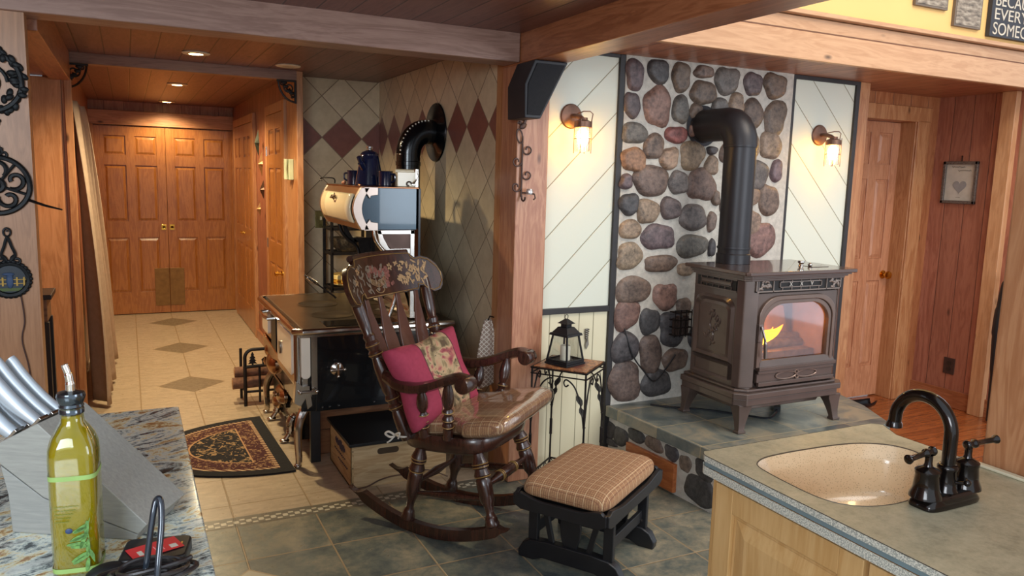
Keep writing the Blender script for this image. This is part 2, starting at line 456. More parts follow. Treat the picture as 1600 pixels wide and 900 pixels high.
# ------------------------------------------------------------------ post at the corner of the range nook
po = M().b2(1.752, 1.932, 3.50, 3.685, 0, 2.16)
struct(po.build('trim_6', wood('pine_post', '#c08a68', '#a0664a', 'z'), bevel=.006), 'pine post between range nook and stove wall')
struct(M().b2(1.757, 1.80, 3.686, 3.765, 0, 2.30).build('trim_6', PINE, bevel=.003), 'narrow pine strip behind the post')

# ------------------------------------------------------------------ walls
struct(M().b2(1.77, 1.90, 3.765, 6.02, 0, 2.34).build('wall_right', diag_tile('nook_side_tile', 'y', 4.34, 1.888, .304), smooth=False), 'diagonal tiled side wall of the range nook')
struct(M().b2(1.13, 1.77, 5.93, 6.02, 0, 2.30).build('wall_back', diag_tile('nook_back_tile', 'x', 1.48, 1.868, .304), smooth=False), 'diagonal tiled back wall of the range nook')
struct(M().b2(1.085, 1.13, 5.63, 6.02, 0, 2.30).build('trim_7', PINE, bevel=.004), 'pine end board at the corner of the hall')
struct(M().b2(1.10, 1.20, 6.02, 9.5, 0, 2.30).build('wall_right', PINE_PLY, smooth=False), 'pine right wall of the hall')
struct(M().b2(-.6, 1.2, 9.40, 9.5, 0, 2.30).build('wall_back', PINE_PL, smooth=False), 'pine wall around the double doors at the end of the hall')
struct(M().b2(-.44, -.34, 5.63, 9.5, 0, 2.30).build('wall_left', PINE_PLY, smooth=False), 'left wall of the hall behind the curtain')
struct(M().b2(-.58, -.31, 5.58, 5.63, 0, 2.135).build('wall_left', wood('light_pine_boards', '#cf9468', '#b0764a', 'z', ('x', .17)), smooth=False), 'tall pine boards left of the curtain')
struct(M().b2(-.325, -.283, 5.565, 5.60, 0, 2.13).build('trim_8', PINE, bevel=.003), 'red pine corner board beside the curtain')
struct(M().b2(-.66, -.58, 3.6, 5.63, 0, 2.2).build('wall_left', PINE_PLY, smooth=False), 'side of the alcove at far left')
struct(M().b2(-1.9, -.322, 3.50, 3.60, 0, 2.163).build('wall_left', wood('trivet_wall_pine', '#bf8c64', '#9c6c48', 'z', ('x', .235)), smooth=False), 'pine board wall hung with cast iron trivets')
struct(M().b2(-2.7, -2.6, -1.2, 3.6, 0, 2.4).build('wall_left', PINE_PLY, smooth=False), 'far left kitchen wall')
# stove wall
struct(M().b2(1.93, 4.37, 3.63, 3.78, 0, 2.28).build('wall_back', CREAMW, smooth=False), 'wall behind the pellet stove')
struct(M().b2(1.932, 2.42, 3.617, 3.632, .905, 2.28).build('wall_back', groove_panel('cream_boards_left', 'diagL'), smooth=False), 'cream diagonal boards left of the stone')
struct(M().b2(1.932, 2.42, 3.617, 3.632, 0, .875).build('wall_back', groove_panel('cream_wainscot', 'v'), smooth=False), 'cream upright board wainscot')
struct(M().b2(3.70, 4.25, 3.617, 3.632, .3, 2.275).build('wall_back', groove_panel('cream_boards_right', 'diagR'), smooth=False), 'cream diagonal boards right of the stone')
t = M()
t.b2(2.415, 2.45, 3.60, 3.63, 0, 2.28).b2(1.932, 2.415, 3.60, 3.63, .873, .905).b2(1.932, 2.42, 3.603, 3.63, 2.262, 2.28)
struct(t.build('trim_9', BLACKTRIM, bevel=.002), 'dark trim framing the left cream panel')
t = M()
t.b2(3.685, 3.71, 3.60, 3.63, .3, 2.28).b2(4.243, 4.277, 3.60, 3.63, 0, 2.28).b2(3.71, 4.243, 3.60, 3.63, 2.255, 2.28)
struct(t.build('trim_10', BLACKTRIM, bevel=.002), 'dark trim framing the right cream panel')
struct(M().b2(4.277, 4.372, 3.605, 3.86, 0, 2.28).build('trim_11', PINE, bevel=.003), 'pine end board right of the cream panel')
MO = M().b2(2.45, 3.685, 3.598, 3.632, .3, 2.28)
wst = struct(MO.build('wall_back', MORTAR, smooth=False), 'river stone wall behind the pellet stove')
def stones(L, place, depth):
    s = M(); rr = random.Random(3)
    for a, b, ra, rb, c in L:
        tc = lin(TINT[c]); j = rr.uniform(.85, 1.18); tc = tuple(min(1, q*j*rr.uniform(.96, 1.04)) for q in tc)
        ph = [rr.uniform(0, 6.28) for _ in range(3)]; am = [rr.uniform(.03, .09) for _ in range(3)]; pw = rr.uniform(2.2, 2.9); ra *= 1.09; rb *= 1.09
        def outl(t):
            ct, st_ = math.cos(t), math.sin(t)
            r = 1/((abs(ct)**pw+abs(st_)**pw)**(1/pw)); r *= 1+am[0]*math.sin(2*t+ph[0])+am[1]*math.sin(3*t+ph[1])+am[2]*.6*math.sin(5*t+ph[2])
            return r
        dep = depth*rr.uniform(.8, 1.2)
        def fn(u, v):
            t = 2*PI*u; r = outl(t)*(.0001+v)*.97; hgt = dep*(max(0, 1-v**5))**.5
            return place(a+ra*r*math.cos(t), b+rb*r*math.sin(t), hgt)
        s.grid(fn, 26, 7, cu=True, col=tc)
    return s
STL = [(2.506, 2.18, 0.057, 0.078, 'p'), (2.663, 2.21, 0.072, 0.061, 'd'), (2.819, 2.192, 0.064, 0.076, 'b'), (2.981, 2.233, 0.07, 0.035, 'b'), (3.155, 2.198, 0.089, 0.073, 'g'), (3.356, 2.195, 0.065, 0.071, 'p'), (3.529, 2.198, 0.089, 0.071, 'b'), (2.986, 2.117, 0.089, 0.068, 'b'), (3.236, 2.072, 0.055, 0.06, 't'), (2.499, 2.016, 0.051, 0.066, 'p'), (2.67, 2.021, 0.093, 0.105, 'r'), (2.829, 2.014, 0.053, 0.079, 'g'), (2.94, 2.004, 0.044, 0.049, 'b'), (3.111, 2.053, 0.058, 0.042, 'g'), (3.369, 2.019, 0.079, 0.085, 'b'), (3.55, 2.007, 0.081, 0.105, 'b'), (2.525, 1.867, 0.079, 0.057, 'g'), (2.657, 1.8, 0.069, 0.066, 'b'), (2.809, 1.871, 0.071, 0.049, 'R'), (2.921, 1.903, 0.034, 0.037, 'r'), (2.933, 1.762, 0.084, 0.084, 't'), (3.53, 1.845, 0.085, 0.08, 't'), (3.386, 1.831, 0.044, 0.074, 't'), (2.528, 1.721, 0.081, 0.064, 'o'), (2.769, 1.737, 0.058, 0.064, 't'), (3.073, 1.795, 0.037, 0.024, 'd'), (3.078, 1.707, 0.049, 0.055, 't'), (3.225, 1.938, 0.077, 0.064, 'g'), (3.218, 1.792, 0.078, 0.065, 'b'), (3.252, 1.632, 0.078, 0.073, 't'), (3.247, 1.468, 0.078, 0.075, 'b'), (3.262, 1.288, 0.079, 0.076, 'd'), (2.479, 1.599, 0.04, 0.04, 'p'), (2.652, 1.61, 0.122, 0.082, 'b'), (2.846, 1.603, 0.068, 0.067, 'g'), (3.016, 1.594, 0.101, 0.091, 'b'), (3.441, 1.659, 0.08, 0.088, 'g'), (3.588, 1.69, 0.043, 0.067, 'p'), (2.509, 1.476, 0.061, 0.062, 'd'), (2.639, 1.438, 0.073, 0.07, 't'), (2.798, 1.455, 0.071, 0.062, 'p'), (3.403, 1.53, 0.056, 0.06, 't'), (3.548, 1.509, 0.077, 0.093, 'b'), (3.123, 1.519, 0.029, 0.044, 'b'), (2.968, 1.402, 0.101, 0.073, 'g'), (3.105, 1.379, 0.034, 0.057, 'b'), (3.424, 1.371, 0.066, 0.072, 't'), (2.526, 1.335, 0.075, 0.052, 't'), (2.722, 1.29, 0.109, 0.073, 'p'), (2.972, 1.235, 0.114, 0.066, 'g'), (3.119, 1.222, 0.025, 0.053, 'd'), (3.498, 1.271, 0.116, 0.108, 'r'), (2.53, 1.184, 0.084, 0.074, 't'), (2.752, 1.137, 0.11, 0.048, 'b'), (2.936, 1.1, 0.065, 0.037, 't'), (2.53, 0.845, 0.086, 0.08, 'r'), (2.693, 0.798, 0.066, 0.078, 'd'), (2.864, 0.746, 0.098, 0.096, 'd'), (2.531, 0.655, 0.091, 0.089, 'd'), (2.712, 0.602, 0.077, 0.111, 'b'), (2.893, 0.556, 0.087, 0.07, 'b'), (2.54, 0.455, 0.11, 0.113, 'b'), (2.764, 0.424, 0.107, 0.081, 'd'), (2.566, 0.988, 0.112, 0.08, 'b'), (2.796, 0.941, 0.085, 0.072, 'r'), (2.934, 0.871, 0.048, 0.058, 'b'), (3.001, 0.394, 0.091, 0.087, 'd'), (3.077, 0.68, 0.083, 0.086, 'd'), (3.107, 0.505, 0.084, 0.074, 'b'), (3.129, 0.861, 0.108, 0.072, 'b'), (3.238, 0.345, 0.104, 0.082, 'd'), (3.313, 0.664, 0.105, 0.088, 'b'), (3.554, 0.717, 0.136, 0.096, 't'), (3.585, 0.395, 0.138, 0.106, 'd'), (3.329, 0.486, 0.096, 0.069, 'g')]
HST = [(3.613, 0.177, 0.079, 0.047, 'd'), (3.485, 0.169, 0.066, 0.049, 'd'), (3.35, 0.215, 0.077, 0.033, 'd'), (3.205, 0.214, 0.072, 0.037, 'b'), (3.065, 0.21, 0.052, 0.037, 'd'), (2.963, 0.189, 0.04, 0.044, 'b'), (2.82, 0.206, 0.072, 0.051, 'd'), (2.85, 0.085, 0.101, 0.075, 'd'), (3.571, 0.108, 0.059, 0.02, 'd')]
stones([q for q in STL if q[1]-q[3] > .33 or q[1] > .5], lambda a, b, w: (a, 3.597-w, max(b, .33)), .026).build('stone', STONE, wst, colors=True, angle=60, label='rounded brown and grey river stones')

# hearth platform: its left side runs very slightly askew
def hx(y): return 2.445+(3.6-y)*.072
hb = M().prism([(hx(3.597), 3.597), (hx(2.76)-.0, 2.76), (3.68, 2.76), (3.82, 3.03), (3.98, 3.597)], XY, 0, .262)
hearth = struct(hb.build('hearth_base', MORTAR, smooth=False), 'low stone faced hearth platform under the stove'); hearth.name = 'trim_12'
stones(HST, lambda a, b, w: (hx(a)+.0-w*.5, a, min(max(b, .004), .255)), .02).build('stone', STONE, hearth, colors=True, angle=60, label='dark stones set in the side of the hearth')
gt = G('hearth_tile'); qx = (gt.x-.072*(3.6-gt.y)-2.43)/.327; qy = (gt.y-2.835)/.325
qy0 = qy.floor()
ee = qx.frac(); ee = ee.min(1-ee)*.327; e2 = qy.frac(); e2 = e2.min(1-e2)*.325
rn = gt.white(gt.vec(qx.floor(), qy0, 1.0)); fv = gt.vec(gt.x+rn*5, gt.y+rn*3, gt.z)
n1 = gt.noise(fv, 5, 6, .65, .7)
ln = gt.rng(ee.min(e2), .002, .004)
gt.col(gt.mix(ln, lin('#a89878'), gt.ramp(gt.rng(n1+(rn-.5)*.15, .34, .66), [(0, lin('#525b5c')), (.5, lin('#757870')), (1, lin('#9a8f7a'))]))).set(Roughness=.3).bump(ln, .003, .6)
sl = M().prism([(hx(3.597)-.028, 3.597), (hx(2.735)-.028, 2.735), (3.715, 2.735), (3.875, 3.04), (4.03, 3.597)], XY, .262, .324)
sl.build('hearth_slab', gt.m, hearth, bevel=.004, label='slate tile slab on top of the hearth')
v = M().prism([(3.41, .012), (3.02, .012), (3.02, .165), (3.41, .165)], lambda a, b, w: (hx(a)+w, a, b), -.022, .01)
v.build('vent_board', wood('orange_board', '#c2743f', '#9f552a', 'y'), hearth, bevel=.004, label='orange wooden access board in the hearth side')

# ------------------------------------------------------------------ right recess with door
DY = 4.0
r = M().b2(4.37, 4.66, 3.87, 4.06, 0, 2.28); r.b2(5.205, 5.46, 3.87, 4.06, 0, 2.28).b2(4.66, 5.205, 3.87, 4.06, 2.09, 2.28)
struct(r.build('wall_back', PINE_PL, smooth=False), 'pine wall around the right hand door')
r = M().b2(5.45, 5.55, 2.9, 3.87, 0, 2.28)
struct(r.build('wall_right', wood('knotty_red_pine', '#b87a62', '#945845', 'z', ('y', .15), pvar=.35), smooth=False), 'knotty pine wall with the framed print')
struct(M().b2(5.40, 5.52, 3.28, 3.38, 0, 2.28).build('trim_13', PALEZ, bevel=.004), 'pale pine corner board at right')
c = M().b2(5.20, 5.335, 3.845, 3.872, 0, 2.10).b2(4.55, 5.345, 3.845, 3.872, 2.09, 2.195).b2(4.55, 4.66, 3.845, 3.872, 0, 2.10)
c.b2(5.195, 5.21, 3.86, 4.0, 0, 2.10)
struct(c.build('trim_14', PINE, bevel=.004), 'door casing of the right hand door')
struct(M().b2(5.435, 5.45, 2.95, 3.87, 0, .13).build('baseboard_right', PINE_Y, bevel=.004), 'baseboard under the framed print')

def panel_door(W, H, rows, T=.035, mode=2):
    m = M(); st = .088 if W > .5 else .06
    cols = 2
    cw = (W-st*3)/2
    zs = rows
    m.b2(0, st, 0, T, 0, H).b2(W-st, W, 0, T, 0, H).b2(st+cw, st+cw+st, 0, T, 0, H)
    prev = 0
    for z0, z1 in zs+[(H, H)]:
        m.b2(st, W-st, .0005, T-.0005, prev, z0); prev = z1
    for z0, z1 in zs:
        for x0 in (st, st*2+cw):
            m.b2(x0, x0+cw, .009, T-.009, z0, z1)
            d = .022; e = .010
            # raised field with sloping edges
            x1 = x0+cw
            for ys, yo in ((.009, .002), (T-.009, T-.002)):
                m.hexa([(x0+e, ys, z0+e), (x1-e, ys, z0+e), (x1-e, ys, z1-e), (x0+e, ys, z1-e),
                        (x0+d+e, yo, z0+d+e), (x1-d-e, yo, z0+d+e), (x1-d-e, yo, z1-d-e), (x0+d+e, yo, z1-d-e)])
    return m
ROWS = [(.24, .84), (1.02, 1.62), (1.73, 1.93)]
# right door (hinged left, closed)
d3 = thing('door_1', 'six panel fir door with brass knob in the right recess', 'door', (4.66, 3.985, .008)); del d3['category']; d3['kind'] = 'structure'
panel_door(.545, 2.08, [(.24, .90), (1.07, 1.66), (1.77, 2.00)]).build('panel', DOORR, d3, smooth=False, bevel=.002)
k = M().lathe([(.001, 0), (.032, 0), (.032, .006), (.012, .01), (.010, .03), (.026, .036), (.031, .05), (.026, .064), (.001, .068)], (.485, 0, .945), (0, -1, 0))
k.build('door_knob', BRASS, d3)
# hall double doors
for nm, x0, lab in (('door_2', -.30, 'left leaf of the double doors at the end of the hall'), ('door_3', .392, 'right leaf of the double doors at the end of the hall')):
    d = thing(nm, lab, 'door', (x0, 9.352, .008)); del d['category']; d['kind'] = 'structure'
    Wd = .688
    panel_door(Wd, 2.03, ROWS).build('panel', DOORW, d, smooth=False, bevel=.002)
    xx = Wd-.04 if x0 < 0 else .04
    pl = M().box((xx, -.003, .955), (.05, .006, .06)); pl.lathe([(.02, 0), (.02, .006), (.014, .006), (.013, .002), (.001, .002)], (xx, -.004, .955), (0, -1, 0))
    pl.build('recessed_pull', BRASS, d, bevel=.002)
    xk = Wd-.075 if x0 < 0 else .075
    M().box((xk, -.003, .29), (.148, .006, .42)).build('kick_plate', plain('dull_bronze', '#8d6a3f', .4, .6, .15, 20), d, bevel=.002)
struct(M().b2(-.36, 1.10, 9.33, 9.40, 2.05, 2.20).build('trim_15', PINE_X, bevel=.005), 'header board over the double doors')
struct(M().b2(-.34, -.30, 9.33, 9.40, 0, 2.05).b2(1.08, 1.10, 9.33, 9.40, 0, 2.05).build('trim_15', PINE, bevel=.003), 'side jambs of the double doors')
# hall right wall doors (facing -X)
def side_door(nm, lab, y0, W, split):
    d = thing(nm, lab, 'door', (1.085, y0, .01), PI/2); del d['category']; d['kind'] = 'structure'
    if split:
        for k_ in range(2):
            q = panel_door(W/2-.004, 2.05, ROWS); 
            q.v = [(vx+k_*W/2, vy-.02, vz) for vx, vy, vz in q.v]; q.build('panel', DOORW, d, smooth=False, bevel=.002)
            M().lathe([(.008, 0), (.006, .012), (.014, .018), (.014, .028), (.001, .032)], (W/2+(-.05 if k_ == 0 else .05), .015, .96), (0, 1, 0)).build('knob', BRASS, d)
    else:
        q = panel_door(W, 2.05, ROWS); q.v = [(vx, vy-.02, vz) for vx, vy, vz in q.v]; q.build('panel', DOORW, d, smooth=False, bevel=.002)
        M().lathe([(.028, 0), (.028, .005), (.01, .01), (.01, .03), (.02, .035), (.02, .055), (.001, .06)], (.07, .015, .80), (0, 1, 0)).build('door_knob', BRASS, d)
        hg = M(); [hg.cyl((W+.004, .02, z), (W+.004, .02, z+.08), .006) for z in (.2, .95, 1.72)]; hg.build('hinge', NICKEL, d)
    c = M().b2(1.068, 1.10, y0-.085, y0, 0, 2.14).b2(1.068, 1.10, y0+W, y0+W+.085, 0, 2.14).b2(1.068, 1.10, y0, y0+W, 2.065, 2.14)
    return c
c = side_door('door_4', 'near fir door in the right wall of the hall', 6.13, .72, False)
c2 = side_door('door_5', 'pair of folding fir doors deeper in the hall', 7.75, 1.3, True)
struct(c.build('trim_16', PINE, bevel=.003), 'casing of the near hall door'); struct(c2.build('trim_16', PINE, bevel=.003), 'casing of the folding hall doors')
struct(M().b2(1.075, 1.10, 6.94, 7.66, 0, .09).build('baseboard_right', PINE_Y, bevel=.003), 'baseboard between the hall doors')

# pine column at the end of the sink counter
col = M().b2(1.945, 2.13, -.2, 1.165, 0, 4.2)
struct(col.build('trim_17', wood('counter_column_pine', '#c28c63', '#a56c46', 'z', ('y', .33), off=.27, gap=.006, gapdark=.15), bevel=.008), 'broad pine column at the end of the sink counter')

# ------------------------------------------------------------------ recessed lights
WARM = glow('lamp_lens_lit', '#ffd892', 22)
OFFL = plain('lamp_lens_off', '#b9b0a2', .3)
def downlight(x, y, lab, on, e=0):
    t = thing('ceiling_light', lab, 'ceiling light', (x, y, 2.30), group='recessed hall ceiling lights' if on else None)
    M().lathe([(.055, 0), (.078, 0), (.082, -.004), (.076, -.009), (.056, -.010)], seg=28).build('trim_ring', plain('white_trim_ring', '#d8cdbb', .4), t)
    M().lathe([(.001, -.004), (.056, -.004), (.056, -.0085), (.03, -.011), (.001, -.012)], seg=28).build('lens', WARM if on else OFFL, t)
    if on:
        l = light('ceiling_light_lamp', 'SPOT', (x, y, 2.27), e, (1.0, .80, .47), (x, y, 0), .04, spot_size=math.radians(150), spot_blend=.6)
downlight(.403, 5.17, 'lit round ceiling light nearest the camera', True, 105)
downlight(.405, 7.14, 'lit round ceiling light in the middle of the hall row', True, 85)
downlight(.405, 9.02, 'lit round ceiling light farthest back over the double doors', True, 34)
downlight(.985, 5.38, 'unlit round ceiling light in front of the tiled nook', False)

# ------------------------------------------------------------------ iron corner brackets
def corner_bracket(x, y, z, sx, lab, s=.13):
    m = M(); e1 = Vector((sx, 0, 0)); e2 = Vector((0, 0, -1)); o = Vector((x, y, z))
    P = lambda a, b: o+e1*a+e2*b
    m.prism([(0, 0), (s, 0), (s, .012), (.012, .012), (.012, s*1.2), (0, s*1.2)], lambda a, b, w: tuple(P(a, b)+Vector((0, w, 0))), -.012, .012)
    m.tube([P(s*math.cos(a)*.93, s*1.15*math.sin(a)) for a in [PI/2*i/10 for i in range(11)]], .007, 6)
    m.tube(spiral(P(s*.38, s*.40), .034, .008, 0, 9, e1, e2), .0055, 6); m.tube(spiral(P(s*.72, s*.2), .018, .005, 2, 10, e1, e2), .005, 6)
    m.tube(spiral(P(s*.2, s*.78), .018, .005, 1, 9, e1, e2), .005, 6)
    for a in (.2, .5, .9, 1.2): m.ell(P(s*.62*math.cos(a), s*.72*math.sin(a)), (.02, .006, .012))
    return tag(m.build('corner_bracket', IRON), lab, 'bracket', 'iron brackets under the hall beam')
corner_bracket(-.318, 5.615, 2.232, 1, 'black scrolled iron corner bracket at left end of the hall beam')
corner_bracket(1.080, 5.615, 2.232, -1, 'black scrolled iron corner bracket at right end of the hall beam')

# ------------------------------------------------------------------ curtain
def curt(u, v):       # u along the wall, v from top to bottom
    wtop = lerp(5.68, 6.5, u); wbot = lerp(5.66, 7.3, u); t = v**.8
    y = lerp(wtop, wbot, t)
    out = lerp(.03+.03*u, .125+.02*u, v**.8)
    amp = lerp(.022, .055, v)
    x = -.325+out+amp*math.sin(u*32+.8*math.sin(v*2.5))+.012*math.sin(u*13+v*3)
    return (x, y, 2.01-v*1.99+.03*u*v)
cu = M().grid(curt, 150, 30).build('curtain', plain('beige_curtain', '#a8917e', .85, 0, .08, 30), solid=.004, angle=180)
tag(cu, 'long beige curtain hanging on the left wall of the hall', 'curtain')

# ------------------------------------------------------------------ wall ornaments in the hall
def fish(y, z, s, mat, lab, x=1.06, rot=0):
    m = M(); R = Matrix.Rotation(rot, 3, 'X')
    o = Vector((x, y, z))
    q = [(0, 1), (.16, .22), (.42, 0), (.16, -.25), (0, -1), (-.16, -.25), (-.42, 0), (-.16, .22)]
    pts = [o+R@Vector((0, a*s, b*s)) for a, b in q]; c1 = o+Vector((-.035, 0, 0)); c2 = o+Vector((.006, 0, 0))
    m.add([*pts, c1, c2], [(i, (i+1) % 8, 8) for i in range(8)]+[((i+1) % 8, i, 9) for i in range(8)])
    return tag(m.build('star_ornament', mat, smooth=False), lab, 'wall ornament', 'metal stars on the hall wall')
GREENM = plain('dark_patina_metal', '#2f3328', .5, .5); TANM = plain('tan_metal', '#a37547', .45, .5); BRNM = plain('brown_metal', '#5c3b26', .5, .5)
fish(7.24, 1.85, .12, GREENM, 'dark green long metal star, topmost on the hall wall')
fish(7.06, 1.665, .11, TANM, 'tan metal star second from top on the hall wall')
fish(6.99, 1.445, .085, BRNM, 'small brown metal star below the tan one')
fish(7.20, 1.27, .06, TANM, 'tiny tan star lowest on the hall wall')
fo = fish(8.7, 1.52, .13, BRNM, 'dark star ornament on the left wall beyond the curtain', x=-.29, rot=.5); 
fo.scale = (1, 1, 1)
for v in fo.data.vertices: v.co.x = -.335+(-.29-v.co.x)*1.0+.05
ph = thing('wall_phone', 'pale green wall thermostat phone beside the hall beam bracket', 'phone', (1.085, 5.80, 1.62))
PGR = plain('pale_green_plastic', '#b7bb98', .4)
M().box((-.018, .0, 0), (.036, .09, .15)).build('base', PGR, ph, bevel=.006)
h = M().tube([(-.05, -.02, -.07), (-.055, -.02, 0), (-.05, -.02, .075)], [.016, .011, .016], 10).build('handset', PGR, ph)
M().box((-.03, .045, -.05), (.05, .02, .03)).build('cradle', PGR, ph, bevel=.004)

# ------------------------------------------------------------------ outlets
def plate(loc, rz, mat, lab, cat, w=.075, h=.12, switch=False):
    t = thing('outlet' if not switch else 'switch', lab, cat, loc, rz)
    M().box((0, -.004, 0), (w, .008, h)).build('cover_plate', mat, t, bevel=.003)
    if switch: M().box((0, -.014, .008), (.012, .018, .026)).build('toggle', plain('toggle_cream', '#e8e2cc', .3), t, bevel=.002)
    else:
        m = M(); [m.lathe([(.017, 0), (.017, .003), (.001, .003)], (0, -.008, z), (0, -1, 0)) for z in (-.022, .022)]
        m.build('socket', plain('socket_brown', '#2b1f1a', .5), t)
    return t
plate((1.312, 5.928, 1.253), 0, plain('brass_plate', '#a99a63', .25, .8), 'brass switch plate on the tiled back wall', 'switch', .085, .13, True)
plate((5.434+.014, 3.577, .307), -PI/2, plain('brown_plate', '#3c2924', .5), 'brown outlet low on the knotty pine wall', 'outlet', .085, .12)

# ------------------------------------------------------------------ wall sconces
BRONZE = plain('weathered_copper', '#7d5c4c', .42, .6, .2, 25)
GLASS = clear('lamp_glass', (1, 1, 1), .06, .02)
BULB = glow('filament_bulb', '#ffc255', 45)
def sconce(x, z, lab):
    t = thing('wall_sconce', lab, 'wall lamp', (x, 3.617, z), group='copper wall sconces beside the stone')
    M().lathe([(.001, 0), (.063, 0), (.066, .005), (.060, .012), (.03, .018), (.001, .02)], (0, 0, 0), (0, -1, 0), 28).build('back_plate', BRONZE, t)
    a = M().tube(smoothpts([(0, -.01, 0), (0, -.05, .0), (.008, -.085, -.008), (.012, -.105, -.02)]), .012, 10)
    a.lathe([(.001, 0), (.022, 0), (.024, .012), (.043, .02), (.045, .05), (.040, .052), (.001, .052)], (.012, -.11, -.012), (0, 0, -1), 24)
    a.build('arm', BRONZE, t)
    sx, sy = .012, -.11
    s = M().lathe([(.039, .05), (.041, .07), (.041, .17), (.038, .175), (.0385, .17), (.0385, .07), (.037, .05)], (sx, sy, -.01), (0, 0, -1), 24)
    s.build('glass_shade', GLASS, t)
    b = M().lathe([(.008, .045), (.014, .055), (.029, .08), (.032, .105), (.022, .135), (.001, .145)], (sx, sy, -.01), (0, 0, -1), 16)
    b.build('bulb', BULB, t)
    c = M()
    for k in range(4):
        an = PI/4+k*PI/2; c.tube([(sx+.046*math.cos(an), sy+.046*math.sin(an), -.02), (sx+.046*math.cos(an), sy+.046*math.sin(an), -.195)], .0022, 6)
    c.tube([(sx+.046*math.cos(a_*PI/10), sy+.046*math.sin(a_*PI/10), -.12) for a_ in range(20)], .0018, 5, True)
    c.tube([(sx+.05, sy, -.03), (sx+.058, sy, .01), (sx+.04, sy, .022), (sx, sy, .02), (sx, sy+.06, .012)], .003, 6)
    c.build('wire_cage', BRONZE, t)
    light('sconce_lamp', 'POINT', (x+sx, 3.617+sy, z-.12), 13, (1.0, .50, .12), size=.03)
sconce(2.125, 1.935, 'lit copper cage sconce on the left cream panel')
sconce(3.955, 1.925, 'lit copper cage sconce on the right cream panel')

# ------------------------------------------------------------------ trivets on the left wall
def trivet(cx, cz, r, kind, lab, hl=.16):
    y = 3.492; t = thing('trivet', lab, 'trivet', (cx, y, cz), group='cast iron trivets on the pine wall')
    e1, e2 = (1, 0, 0), (0, 0, 1); m = M()
    ring = [(r*math.cos(2*PI*i/40), 0, r*math.sin(2*PI*i/40)) for i in range(40)]
    m.tube(ring, .010, 6, True)
    if kind == 'wreath':
        rr = random.Random(4)
        for i in range(64):
            a = 2*PI*i/64; q = r*rr.uniform(.72, 1.12); m.ell((q*math.cos(a), rr.uniform(-.008, .004), q*math.sin(a)), (.017, .006, .011), 8, 6, Matrix.Rotation(a+rr.uniform(-.8, .8), 3, 'Y'))
        m.tube(spiral((0, 0, 0), r*.6, .012, 0, 12, e1, e2, 40), .007, 6)
        for k in range(6): m.ell((rr.uniform(-.02, .03), 0, -r-.012-k*.006), (.016, .006, .010), 8, 6, Matrix.Rotation(rr.uniform(-1, 1), 3, 'Y'))
        m.build('wreath_ring', CAST, t)
    elif kind == 'scroll':
        m.tube([(p[0]*.2, 0, p[2]*.2) for p in ring], .010, 6, True); m.ell((0, -.002, 0), (.016, .008, .016))
        for k in range(5):
            a = PI/2+2*PI*k/5; c = (r*.58*math.cos(a), 0, r*.58*math.sin(a))
            m.tube(spiral(c, r*.34, .012, a-2.4, a+3.2, e1, e2, 24), .0085, 6)
            m.tube([(r*.2*math.cos(a+.6), 0, r*.2*math.sin(a+.6)), (r*math.cos(a+.6), 0, r*math.sin(a+.6))], .006, 6)
        m.build('pierced_ring', CAST, t)
    else:
        for i in range(28):
            a = 2*PI*i/28; m.ell((r*1.07*math.cos(a), 0, r*1.07*math.sin(a)), (.010, .007, .010), 8, 6)
        m.build('beaded_ring', CAST, t)
        M().lathe([(.001, 0), (r*.96, 0), (r*.96, .004), (.001, .004)], (0, .006, 0), (0, -1, 0), 32).build('picture_disc', plain('dark_picture', '#1c2733', .5), t)
        g2 = M(); g2.prism([(-r*.7, -r*.55), (r*.7, -r*.55), (r*.5, -r*.75), (-r*.5, -r*.75)], XZ, -.001, .002)
        g2.build('painted_grass', plain('painted_green', '#4b5a2c', .6), t)
        f = M(); f.b2(-r*.85, r*.85, -.001, .002, -r*.05, 0).b2(-r*.85, r*.85, -.001, .002, -r*.3, -r*.25)
        for q in range(5): x = -r*.75+q*r*.375; f.b2(x-.003, x+.003, -.002, .002, -r*.42, r*.12)
        f.build('painted_fence', plain('painted_yellow', '#b9953f', .6), t)
        p = M().ell((0, -.002, -r*.12), (.012, .004, .028)); p.ell((0, -.002, r*.22), (.011, .004, .011)); p.ell((-.004, -.003, r*.32), (.02, .004, .006))
        p.build('painted_figure', plain('painted_blue', '#33496b', .6), t)
    h = M(); z0 = r*1.0
    h.tube(smoothpts([(0, 0, z0), (-.022, 0, z0+hl*.2), (-.012, 0, z0+hl*.45), (-.006, 0, z0+hl*.6), (0, 0, z0+hl*.7)]), .006, 6)
    h.tube(smoothpts([(0, 0, z0), (.022, 0, z0+hl*.2), (.012, 0, z0+hl*.45), (.006, 0, z0+hl*.6), (0, 0, z0+hl*.7)]), .006, 6)
    h.tube([(0.012*math.cos(a), 0, z0+hl*.82+.016*math.sin(a)) for a in [2*PI*i/12 for i in range(12)]], .004, 6, True)
    for s_ in (-1, 1): h.tube(spiral((s_*.026, 0, z0+.01), .022, .006, PI/2, PI/2+s_*7, e1, e2, 16), .005, 6)
    h.build('handle', CAST, t)
    # the nail it hangs from
    M().cyl((0, .008, z0+hl*.86), (0, -.008, z0+hl*.86), .004).build('nail', IRON, t)
trivet(-.452, 1.905, .112, 'wreath', 'cast iron leafy wreath trivet, topmost on the pine wall', .10)
trivet(-.440, 1.522, .106, 'scroll', 'round cast iron trivet with open scrollwork, middle of three', .085)
trivet(-.418, 1.163, .062, 'picture', 'small trivet with beaded rim and painted figure, lowest of three', .145)
m = M().tube([(-.337, 3.49, 1.466), (-.28, 3.44, 1.448), (-.225, 3.41, 1.435)], [.006, .005, .003], 6)
tag(m.build('iron_rod', IRON), 'thin black iron rod sticking out beside the trivets', 'rod')
